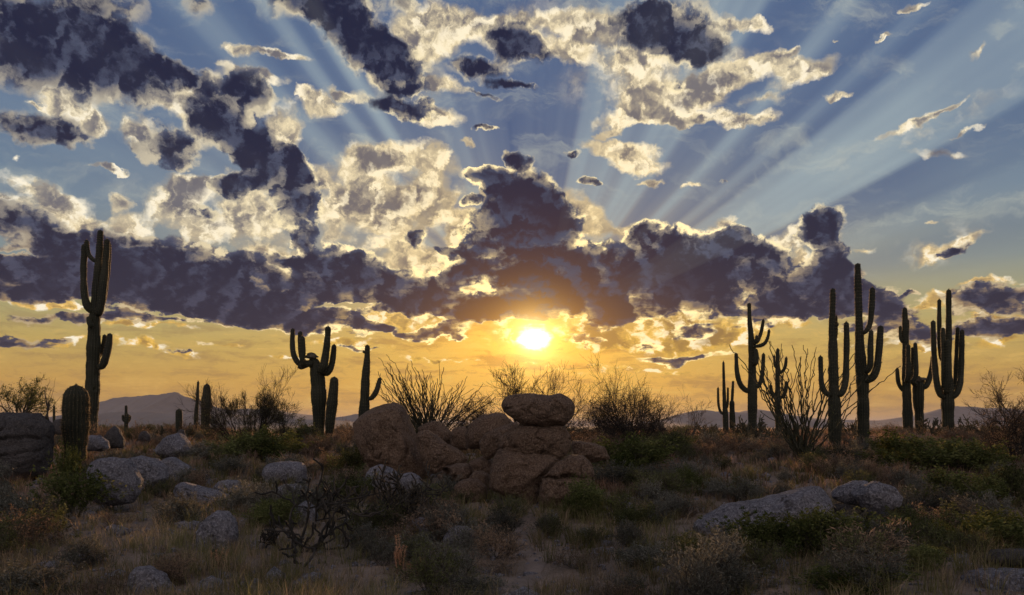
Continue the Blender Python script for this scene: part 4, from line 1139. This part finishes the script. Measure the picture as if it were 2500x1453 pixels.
saguaro('low candelabra-shaped saguaro in front of the left mountain', [([(308,1048,9),(308,1015,8),(308,989,6)],), ([(306,1030,7),(301,1024,7),(300,1012,6)],), ([(310,1032,7),(315,1024,8),(317,1013,7)],), ([(309,1036,8,-.2),(312,1020,7,-.2),(312,1010,6,-.2)],)], 38, 6, ribs=9)
saguaro('tiny distant saguaro stub behind the left edge boulder', [([(132,1030,6),(132,1005,6),(132,989,5)],)], 40, 7, ribs=9)
saguaro('tiny distant saguaro seen through the small palo verde', [([(649,1050,6),(649,1010,5.5),(649,990,5)],)], 41, 8, ribs=9)
s7 = saguaro('thick saguaro with a broken dead crown and arms raised on both sides', [
 ([(779,1072,25),(779,1028,28),(778.5,990,33),(778,959,37),(776,925,37),(772,900,32),(766,884,26),(764,872,20)],),
 ([(766,890,14,-.15),(752,888,17,-.2),(738,893,17,-.25),(727,898,13,-.25)],),
 ([(734,893,10,-.2),(724,881,13,-.2),(716,862,13,-.15),(714,835,12),(715,801,12)],),
 ([(742,896,12,-.35),(738,880,13,-.4),(739,855,14,-.4),(738,820,12,-.4)],),
 ([(748,885,10,.2),(736,874,11,.3),(733,845,11,.3),(733.5,808,12,.3)],),
 ([(782,912,18,-.25),(790,895,20,-.35),(796,862,18,-.35),(800,820,14,-.35)],),
 ([(786,900,14,.3),(793,868,15,.35),(799,832,15,.35),(801,796,15,.35)],),
 ([(786,905,12,-.1),(798,911,15,-.15),(808,896,15,-.1),(813,872,14),(816,840,12)],),
 ], 29, 9, ribs=15)
# dead, ragged crown of that plant
def crown_lump(root, px, py, depth, wpx, seed):
    V, Fc = ico(3)
    r = wpx / 2 / F * depth
    n = fnoise(V, 2.2, seed, 4)
    P = V * np.array([1.35, 1.1, .75]) * r * (1 + .5 * n)[:, None]
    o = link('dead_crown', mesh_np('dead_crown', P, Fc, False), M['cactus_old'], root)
    w = at(px, py, depth)
    o.location = (w.x - root.location.x, w.y - root.location.y, w.z - root.location.z)
crown_lump(s7, 760, 870, 28.9, 20, 5)
saguaro('leaning hairy single-column saguaro right beside the broken-crowned one', [([(804,1058,19),(807,1020,24),(812,975,25),(815,945,23),(816.5,919,17)],)], 28.6, 10, ribs=14, spine=(.07, .045, .004, 4))
saguaro('slender saguaro with one raised arm behind the huge domed boulder', [([(888,1050,26),(889,1009,26),(891,960,23),(893,915,20),(896,880,14),(897,841,12)],), ([(895,861,5),(889,860,7),(887,855,6)],), ([(898,974,9,-.1),(908,971,12,-.15),(919,955,13,-.1),(925,935,12),(928,921,10)],)], 28, 11, ribs=14)
saguaro('small thin branched saguaro, leftmost of the right-hand cluster', [([(1772,1060,13),(1771,1014,13),(1768.5,978,10),(1767,924,6.5),(1766,882,5.5)],), ([(1768,1012,6),(1759,1005,7),(1754,985,6),(1753,945,5)],), ([(1772,1000,6),(1776,990,6),(1777,970,6),(1777,945,5)],)], 33, 12, ribs=10)
saguaro('stubby saguaro with a thin spike rising from its top, beside the leftmost small one', [([(1788,1060,13),(1788,1020,14),(1787,990,13),(1787,977,11)],), ([(1787,985,7,.1),(1788,965,7,.1),(1790,929,5.5,.1)],)], 33.5, 13, ribs=10)
saguaro('saguaro with one long bent arm and two curling ones, left of the tall ocotillo', [
 ([(1837,1052,22),(1837,960,22),(1836,888,18),(1834,828,14),(1830,781,10.5),(1829,739,9)],),
 ([(1832,957,10),(1818,951,12),(1806,935,12),(1799,905,11),(1797,861,9)],),
 ([(1842,945,9),(1852,942,11),(1860,920,10),(1863,890,9),(1864,862,8)],),
 ([(1838,840,9,-.1),(1849,833,10,-.1),(1857,815,9),(1861,798,8),(1864,779,7)],),
 ([(1840,846,8,-.2),(1856,844,9,-.2),(1868,837,9,-.2),(1875,822,8,-.2),(1878,804,7,-.2)],),
 ([(1842,838,7,-.25),(1847,826,7,-.25),(1847,818,6,-.25)],),
 ([(1838,890,12,-.2),(1844,885,14,-.25),(1846,868,12,-.25),(1844,850,9,-.2)],),
 ], 31, 14, ribs=14)
saguaro('shorter saguaro with curled arms standing behind the green ocotillo', [
 ([(1900,1048,15),(1899,978,14),(1898,906,11),(1899,850,8)],),
 ([(1896,975,8),(1888,967,9),(1883,955,9),(1881,938,8)],), ([(1903,972,8),(1912,967,9),(1918,953,9),(1920,930,8)],),
 ([(1901,912,6),(1910,907,8),(1917,895,8),(1920,871,6)],), ([(1896,900,5),(1891,890,6),(1890,866,5)],)], 33, 15, ribs=11)
saguaro('tall saguaro with a raised arm on each side, past the green ocotillo', [
 ([(2038,1104,30),(2038,1032,31),(2036,960,26),(2034,870,22),(2032,781,16),(2033,730,13),(2033,703,11)],),
 ([(2030,966,12,-.1),(2015,958,13,-.15),(2006,938,13,-.1),(2004,905,12),(2003,868,11)],),
 ([(2044,966,12,-.1),(2056,958,15,-.15),(2064,930,16,-.1),(2066,880,15),(2067,830,14),(2066,785,11)],),
 ([(2037,840,5,.2),(2042,815,6,.25),(2042,770,5,.2)],), ([(2040,800,4,-.1),(2045,794,6,-.1),(2044,788,5,-.1)],)], 25.3, 16, ribs=15)
saguaro('tallest saguaro of the right-hand cluster, three arms on its right side', [
 ([(2108,1092,26),(2107.5,1040,27),(2107,978,28),(2105,924,30),(2100,870,24),(2097,781,18),(2095,709,16),(2094,665,15),(2094,642,13)],),
 ([(2104,815,9,-.1),(2115,808,11,-.1),(2124,790,13,-.05),(2128,750,14),(2130,701,12)],),
 ([(2110,930,14,-.15),(2128,924,17,-.25),(2140,900,18,-.25),(2146,855,17,-.2),(2150,794,14,-.1)],),
 ([(2112,912,12,-.35),(2124,893,14,-.45),(2125,850,14,-.45),(2127,805,12,-.4)],)], 26.2, 17, ribs=15)
saguaro('saguaro with a small curved arm low on its left, beside the flat-topped one', [
 ([(2217,1052,22),(2215,997,23),(2213,949,20),(2212,886,18),(2210,807,14),(2209,765,12),(2208.5,750,10)],),
 ([(2212,956,9),(2201,949,10),(2193,932,10),(2190,898,8)],), ([(2206,838,6),(2200,829,8),(2198,812,8),(2198,795,8)],),
 ([(2213,935,11,-.3),(2217,918,12,-.4),(2217.5,886,12,-.4),(2217,840,10,-.4)],), ([(2214,825,5,.2),(2217,805,5,.25),(2217,780,4.5,.2)],)], 33, 18, ribs=13)
s17 = saguaro('short thick saguaro with a ragged flat top and thin raised arms', [
 ([(2245,1052,18),(2244,1010,22),(2242,981,25),(2242,949,26),(2243,928,24)],),
 ([(2250,946,12,-.1),(2261,942,14,-.1),(2270,920,12),(2275,890,9),(2276,868,7)],),
 ([(2238,940,12,-.15),(2229,932,13,-.2),(2236,916,12,-.2),(2236,886,11,-.1),(2234,836,9)],),
 ([(2234,938,7,.1),(2227,920,7,.1),(2227,880,6,.1),(2227,847,5.5,.1)],)], 34, 19, ribs=13)
crown_lump(s17, 2244, 928, 34, 22, 8)
saguaro('many-armed saguaro standing farthest right, arms bunched like a candelabra', [
 ([(2315,1062,26),(2314,1013,29),(2313,965,29),(2314,900,18),(2316,822,14),(2316,750,13),(2316,706,11)],),
 ([(2311,962,14,-.3),(2314,930,16,-.4),(2315,886,15,-.4),(2314,829,12,-.4)],),
 ([(2308,970,12,-.1),(2295,963,14,-.15),(2287,935,14,-.1),(2282,890,14),(2279,830,12),(2278,782,10)],),
 ([(2306,885,8,.15),(2297,873,9,.2),(2294,845,10,.2),(2293,790,10,.2),(2293,730,9,.2)],),
 ([(2306,955,9,-.2),(2303,920,10,-.3),(2303,870,10,-.3),(2302,799,10,-.3)],),
 ([(2319,970,12,-.1),(2334,963,14,-.15),(2344,935,14,-.1),(2347,890,13),(2349,804,10)],),
 ([(2324,955,9,.25),(2332,930,10,.3),(2334,886,10,.3),(2338,798,9,.3)],)], 31.5, 20, ribs=15)

# ================================================================ ocotillos
ocotillo('dry leafless ocotillo fanning out behind the leaning slab', 1045, 1075, 26.5,
 [(917,905),(922,930),(932,872),(948,868),(958,890),(980,925),(1001,880),(1020,908),(1040,902),(1055,915),(1066,922),(1090,898),(1112,935),(1140,917),(1165,950),(1182,933),(1200,960),(1130,950),(990,940),(965,915),(940,900),(1075,935),(1100,945),(1025,925)], 5, r=.0165, extra=75, bend=.6, fork=.85)
ocotillo('tall green-based ocotillo among the right-hand saguaros', 1959, 1125, 21.6,
 [(1799,838),(1875,834),(1891,833),(1913,850),(1938,841),(1968,840),(1978,848),(2004,858),(2024,848),(2090,864),(2164,883),(2158,902),(2074,905),(1859,856),(1827,886),(1925,880),(1950,870),(1845,900),(2050,890),(1990,900),(1905,905),(1880,880)], 9, r=.0185, extra=22, bend=.30, fork=.55, leafy=2500)
# ================================================================ trees and tall shrubs
tree('round bare-twigged palo verde right of the balanced stack', 1546, 1078, 27, 17, 12, 5, 5, 1.06, .05, .55, .08, 10000, 'leaf_dry', .028, .03, name='palo_verde', tilt=1.35, ldecay=.72, wood='char')
tree('small ragged tree at the right end of the round palo verde', 1668, 1062, 27.5, 31, 3, 5, 3, .95, .035, .55, .10, 900, 'leaf_dry', .025, .03, name='desert_tree', tilt=.7, lean=(.35, 0))
tree('leafless tree rising behind the balanced boulder', 1300, 1060, 23, 4, 7, 5, 5, 1.12, .035, .5, .10, 4000, 'leaf_dry', .022, .025, name='palo_verde', tilt=.95, wood='char')
tree('thorny bush between the dry ocotillo and the balanced boulder', 1180, 1065, 24, 6, 8, 5, 5, .88, .03, .6, .04, 4000, 'leaf_dry', .022, .03, name='desert_tree', tilt=1.2, wood='char')
tree('sparse palo verde leaning left beside the bushy column saguaro', 590, 1078, 26, 7, 4, 5, 5, 1.0, .035, .50, .12, 5000, 'leaf_olive', .022, .03, name='palo_verde', tilt=.5, lean=(-.45, 0), wood='char')
tree('wispy upright palo verde in the middle of the left skyline', 622, 1082, 25.5, 8, 4, 5, 5, 1.0, .032, .42, .16, 7000, 'leaf_olive', .022, .03, name='palo_verde', tilt=.55, lean=(.1, 0), wood='char')
tree('low spreading mesquite right of the wispy palo verde', 690, 1075, 26, 9, 6, 5, 4, .85, .03, .55, .08, 9000, 'leaf_olive', .024, .03, name='mesquite', tilt=1.25, wood='char')
tree('dense dark tree cut by the right edge of the photo', 2480, 1082, 21, 10, 6, 5, 5, 1.15, .05, .50, .10, 9000, 'leaf_dry', .03, .03, name='mesquite', tilt=1.1, wood='char')
tree('low dark thicket in front of the right edge tree', 2425, 1092, 23, 11, 7, 4, 5, .62, .03, .6, .06, 4000, 'leaf_dry', .03, .03, name='mesquite', tilt=1.3, wood='char')
tree('spiny thicket growing on top of the left edge boulder', 45, 1012, 19.0, 12, 8, 4, 4, .50, .03, .55, .12, 5200, 'leaf_green', .035, .03, name='desert_thicket', tilt=1.2, dz=0, cat='thicket')
bpy.data.objects['desert_thicket'].location.z = at(45, 1024, 19.0).z
tree('bare forked twigs at the right edge of the left boulder', 108, 1030, 18.6, 13, 3, 3, 3, .50, .02, .5, .1, 0, name='dead_shrub', tilt=.8, dz=0, cat='dead shrub', wood='twig')
bpy.data.objects['dead_shrub'].location.z = at(108, 1020, 18.6).z
tree('fallen bleached branch in the brush at the right', 2440, 1262, 11.6, 14, 4, 4, 3, .42, .024, .35, -.02, 0, name='dead_branch', tilt=.6, lean=(-2.2, 0), wood='twig', cat='dead branch', dz=.22)
tree('thin bare twigs lying against the big round boulder', 300, 1240, 13.4, 15, 1, 4, 4, .50, .014, .45, .02, 0, name='dead_branch', tilt=.8, lean=(-.9, -.2), wood='twig', cat='dead branch')

# ================================================================ chollas
cholla('large black skeletal cholla sprawling in the centre left foreground', 742, 1365, 205, 41, depth=9.9, joints=5, r=.019, dead=True, stems=5, tilt=1.0, spines=0, width=2.1, nc=2, wig=.30)
cholla('low black cholla branch reaching left over the bare sand', 690, 1352, 80, 42, depth=10.2, joints=4, r=.013, dead=True, stems=3, tilt=.6, lean=(-1.6, 0), spines=0, wig=.22)
cholla('fuzzy pale-tipped cholla below the huge domed boulder', 945, 1290, 150, 43, depth=11.9, joints=5, r=.017, stems=5, tilt=1.05, spines=1, width=1.3, mat='char')
cholla('small sunlit cholla with glowing red spines near the bottom', 978, 1408, 96, 44, depth=8.6, joints=2, r=.018, stems=2, tilt=.12, spines=20, nc=2, smat='spine_red', jl=.3)
cholla('pair of tiny glowing cholla heads right of the sunlit one', 1030, 1404, 48, 45, depth=8.6, joints=2, r=.018, stems=3, tilt=.3, spines=20, nc=2, smat='spine_red', jl=.3)
cholla('knee-high reddish cholla at the foot of the speckled upright boulder', 536, 1392, 44, 46, depth=9.0, joints=1, r=.03, stems=2, tilt=.2, spines=22, smat='spine_red')
for (lab, px, py, h, seed, d, w) in [
 ('spreading cholla on the skyline left of the small branched saguaro', 1722, 1062, 46, 51, 29, 1.6),
 ('dense cholla between the stubby saguaro and the long-armed one', 1815, 1058, 62, 52, 29.5, 1.1),
 ('low cholla right against the long-armed saguaro trunk', 1862, 1058, 50, 53, 30, 1.1),
 ('cholla on the skyline between the two tall right-hand saguaros', 2074, 1068, 58, 54, 28, 1.2),
 ('cholla just left of the ocotillo foot', 1900, 1075, 48, 55, 26, 1.5),
 ('skeletal cholla on the skyline between ragged and many-armed saguaros', 2270, 1050, 46, 56, 31, 1.3),
 ('drooping cholla right of the many-armed saguaro', 2365, 1052, 50, 57, 31, 1.4),
 ('cholla at the foot of the right-hand mountain', 2415, 1050, 38, 58, 30, 1.6),
 ('forked cholla with knobbed tips on the left skyline', 388, 1052, 44, 59, 28, 1.0),
 ('small cholla behind the barrel-shaped saguaro', 150, 1030, 62, 60, 26, .8),
 ('bare cholla skeleton right of the short dome-topped saguaro', 462, 1052, 40, 61, 29, 1.5),
 ('cholla under the right side of the round palo verde', 1640, 1066, 40, 62, 27, 1.7),
]:
    cholla(lab, px, py, h, seed, depth=d, joints=4, r=.022, stems=5, tilt=1.1, spines=3, width=w)

# ================================================================ shrubs: label, column, row of the foot, height, width, kind
SH = [
 ('dry orange-brown litter bush round the sunlit red-spined cholla', 1010, 1425, 44, 150, 'reddish2', 8.5),
 ('broad bright green bush below the many-armed saguaro', 2250, 1150, 92, 230, 'green1', None),
 ('darker green bush right of the broad bright one', 2375, 1150, 70, 150, 'green2', None),
 ('green shrub at the foot of the two rightmost thin-armed saguaros', 2180, 1122, 58, 110, 'creosote1', None),
 ('grey-green shrub at the foot of the tallest right-hand saguaro', 2120, 1118, 46, 90, 'bursage1', None),
 ('dark shrub hugging the foot of the saguaro beside the ocotillo', 2046, 1128, 48, 84, 'bursage2', None),
 ('dry rounded shrub right of the ocotillo foot', 2000, 1120, 44, 70, 'dry1', None),
 ('dark green thicket under the round palo verde', 1540, 1150, 92, 190, 'green2', None),
 ('brownish brush at the left foot of the round palo verde', 1455, 1110, 60, 110, 'reddish1', None),
 ('olive bush at the right foot of the round palo verde', 1628, 1120, 60, 120, 'creosote2', None),
 ('deep shaded shrub below the dark green thicket', 1500, 1188, 62, 110, 'bursage2', None),
 ('dark sprawling shrub on the slope under the round palo verde', 1600, 1180, 50, 110, 'bursage1', None),
 ('small bright green shrub alone on the pinkish slope', 1676, 1206, 62, 70, 'green1', None),
 ('green bush growing against the cleft pinkish boulder', 1428, 1262, 96, 110, 'green2', 12.6),
 ('dark creosote right of the bush by the cleft boulder', 1545, 1300, 74, 100, 'creosote1', None),
 ('grey shrub in the shade left of the whale-backed slab', 1640, 1265, 58, 110, 'bursage1', None),
 ('thin-stemmed shrub behind the whale-backed slab', 1820, 1218, 42, 70, 'wand1', None),
 ('tufted grey bush behind the left half of the whale-backed slab', 1745, 1215, 44, 90, 'bursage2', None),
 ('grey bush on the pink grass right above the cap rocks', 2185, 1180, 44, 70, 'dry2', None),
 ('dark round shrub right of the cap rocks', 2252, 1208, 50, 74, 'bursage2', None),
 ('large bright green shrub on the right side, above the bleached branch', 2350, 1240, 90, 190, 'green1', None),
 ('feathery green shrub cut by the right edge', 2475, 1240, 110, 130, 'creosote2', None),
 ('dark brush under the bleached branch', 2330, 1310, 84, 170, 'creosote1', None),
 ('dense dark green shrub in the lower right corner area', 2440, 1345, 90, 190, 'green2', None),
 ('leafy green shrub at the foot of the tilted cap rock', 2190, 1330, 90, 150, 'creosote2', 10.4),
 ('tangled olive shrub right of the stone pile', 2270, 1345, 74, 140, 'green2', None),
 ('bright feathery green bush in front of the whale-backed slab, right half', 1965, 1395, 118, 190, 'green1', 9.3),
 ('bright feathery green bush in front of the whale-backed slab, left half', 1840, 1385, 110, 180, 'wand1', 9.5),
 ('low olive bush at the left tip of the whale-backed slab', 1700, 1365, 60, 140, 'creosote1', None),
 ('green fern-like shrub below the squarish base rock', 2085, 1405, 112, 170, 'wand2', 9.1),
 ('low green shrub between the corner boulder and the fern-like shrub', 2230, 1410, 60, 150, 'green1', None),
 ('dark foreground shrub right of the sandy path', 1400, 1380, 60, 130, 'dry2', None),
 ('wiry grey shrub in the right centre foreground', 1560, 1390, 66, 150, 'bursage1', None),
 ('dark nearly black brush at the bottom edge, right of centre', 1760, 1450, 70, 230, 'bursage2', None),
 ('dark brush at the bottom edge below the fern-like shrub', 2090, 1462, 66, 240, 'green2', None),
 ('wide shadowed shrub at the bottom edge right of the path', 1500, 1462, 66, 220, 'dry1', None),
 ('shadowed shrub at the bottom edge left of the path', 1150, 1455, 56, 170, 'bursage1', None),
 ('low white-flecked shrub beside the pointed grey rock', 1200, 1380, 50, 130, 'dry1', None),
 ('dark tangled shrub below the pile left of the stack', 1052, 1238, 56, 110, 'bursage2', None),
 ('grey shrub left of the smooth rock beside the path', 905, 1330, 56, 120, 'bursage1', None),
 ('small dry bush in front of the hollow under the stack', 1232, 1275, 40, 70, 'dry1', None),
 ('grey-green shrub hiding the gap between the slab and the stack', 1180, 1122, 46, 86, 'bursage1', 17.2),
 ('green feathery shrub rising beside the barrel-shaped saguaro', 165, 1200, 120, 70, 'wand1', 16.5),
 ('bright yellow-green shrub in front of the barrel-shaped saguaro', 185, 1262, 120, 170, 'wand2', 13.2),
 ('dark thorny shrub under the left edge boulder', 70, 1350, 120, 190, 'dry2', 10.0),
 ('shadowed brush hiding the foot of the left edge boulder', 20, 1240, 120, 170, 'bursage1', 11.8),
 ('dark leafy shrub between the left edge boulder and the barrel-shaped saguaro', 112, 1225, 110, 100, 'dry1', 12.0),
 ('leafy shadowed shrub left of the yellow-green one', 75, 1270, 100, 140, 'creosote1', 10.6),
 ('dark shrub above the bottom left corner', 60, 1440, 90, 220, 'bursage2', None),
 ('dark tangle on the bottom edge, left of the low pale rock', 250, 1455, 70, 170, 'dry2', None),
 ('grassy grey shrub between the big round boulder and the upright speckled one', 430, 1290, 76, 130, 'bursage1', None),
 ('low twiggy shrub at the foot of the big round boulder', 280, 1300, 50, 110, 'dry2', None),
 ('grey shrub behind the upright speckled boulder', 600, 1265, 76, 120, 'bursage2', None),
 ('bare dark shrub beside the flat grey rock', 640, 1235, 92, 90, 'bare1', None),
 ('vivid green bush behind the black cholla', 670, 1300, 72, 110, 'green1', 11.5),
 ('olive bush between the black cholla and the fuzzy one', 855, 1240, 88, 120, 'creosote1', None),
 ('dark olive bush left of the huge domed boulder', 850, 1165, 70, 110, 'creosote2', None),
 ('grey-green bush below the huge domed boulder', 905, 1190, 54, 90, 'bursage1', 16.2),
 ('dark green thicket under the wispy palo verde', 650, 1125, 76, 150, 'green2', None),
 ('dark green bush under the leaning palo verde', 570, 1128, 62, 120, 'creosote1', None),
 ('brown bush at the foot of the broken-crowned saguaro', 770, 1108, 50, 90, 'reddish1', None),
 ('grey brush between the hairy column saguaro and the domed boulder', 845, 1090, 64, 70, 'dry1', None),
 ('grey-green bush below the two slim left saguaros', 500, 1128, 50, 110, 'bursage1', None),
 ('long grey bush above the half-buried boulder', 720, 1140, 40, 110, 'bursage2', 19.5),
 ('dim bush left of the half-buried boulder', 560, 1170, 46, 100, 'bursage1', None),
 ('grey bush filling the slope left of the flat grey rock', 470, 1190, 48, 90, 'bursage2', 17),
 ('dark low bush behind the big round boulder', 285, 1118, 34, 80, 'bursage2', 18.5),
 ('reddish bush above the tent-shaped boulder', 400, 1066, 34, 80, 'reddish1', 27),
]
for (lab, px, py, h, w, kind, d) in SH:
    shrub(lab, px, py, h, w, kind, d, group='shrubs on the desert floor')
SKY = [
 ('reddish bush on the skyline just left of the barrel-shaped saguaro', 148, 1066, 44, 70, 'reddish1', 27),
 ('twiggy bush at the foot of the tallest left saguaro', 250, 1058, 58, 70, 'dry1', 29),
 ('tall dry grassy bush on the skyline left of the forked cholla', 345, 1062, 56, 70, 'dry2', 29),
 ('dry bush on the skyline right of the forked cholla', 418, 1060, 40, 60, 'dry1', 30),
 ('grey bush on the skyline left of the thin pole saguaro', 462, 1062, 44, 60, 'reddish1', 30),
 ('rounded bush on the skyline right of the bushy column saguaro', 535, 1068, 50, 70, 'dry2', 28),
 ('brushy skyline bush left of the broken-crowned saguaro', 740, 1074, 62, 90, 'creosote1', 28),
 ('dry skyline bush between the hairy saguaro and the slender one', 850, 1062, 52, 60, 'dry2', 29),
 ('fine twiggy bush glowing behind the shoulder of the balanced stack', 1215, 1062, 60, 80, 'reddish1', 22),
 ('glowing bush right of the balanced boulder', 1425, 1082, 58, 80, 'reddish1', 23),
 ('low bush on the skyline below the right end of the round palo verde', 1700, 1072, 40, 70, 'dry1', 28),
 ('tan bush on the rise below the small branched saguaro', 1752, 1090, 38, 90, 'reddish1', 24),
 ('tan bush on the rise below the long-armed saguaro', 1830, 1092, 36, 80, 'reddish1', 24),
 ('dark bush left of the ocotillo foot', 1905, 1098, 40, 70, 'dry2', 23.5),
 ('long hedge-like bush on the skyline right of the tallest right saguaro', 2158, 1062, 38, 80, 'dry1', 32),
 ('pale twiggy bush on the skyline left of the small curved-arm saguaro', 2185, 1056, 36, 60, 'dry2', 33),
 ('brown bush at the foot of the many-armed saguaro', 2335, 1076, 36, 70, 'reddish1', 29),
 ('brown bush on the far right skyline', 2395, 1070, 36, 80, 'dry1', 29),
 ('dark mound of brush under the right edge tree', 2450, 1110, 50, 120, 'dry2', 24),
]
for (lab, px, py, h, w, kind, d) in SKY:
    shrub(lab, px, py, h, w, kind, d, group='brush along the skyline')
# ================================================================ air
def build_haze():
    bm = bmesh.new()
    bmesh.ops.create_cube(bm, size=1)
    for v in bm.verts:
        v.co.x *= 92000; v.co.y = v.co.y * 58500 + 20000
        v.co.z = -14 if v.co.z < 0 else 215
    me = bpy.data.meshes.new('haze'); bm.to_mesh(me); bm.free()
    m = bpy.data.materials.new('air'); m.use_nodes = True
    nt = m.node_tree; nt.nodes.clear()
    out = nt.nodes.new('ShaderNodeOutputMaterial'); v = nt.nodes.new('ShaderNodeVolumePrincipled')
    v.inputs['Color'].default_value = (.70, .70, .84, 1)
    v.inputs['Density'].default_value = 0.000034
    v.inputs['Anisotropy'].default_value = 0.0
    nt.links.new(v.outputs[0], out.inputs['Volume'])
    me.materials.append(m)
    o = bpy.data.objects.new('haze', me); COL.objects.link(o)
    tag(o, 'thin warm evening haze', 'haze', kind='stuff')
build_haze()
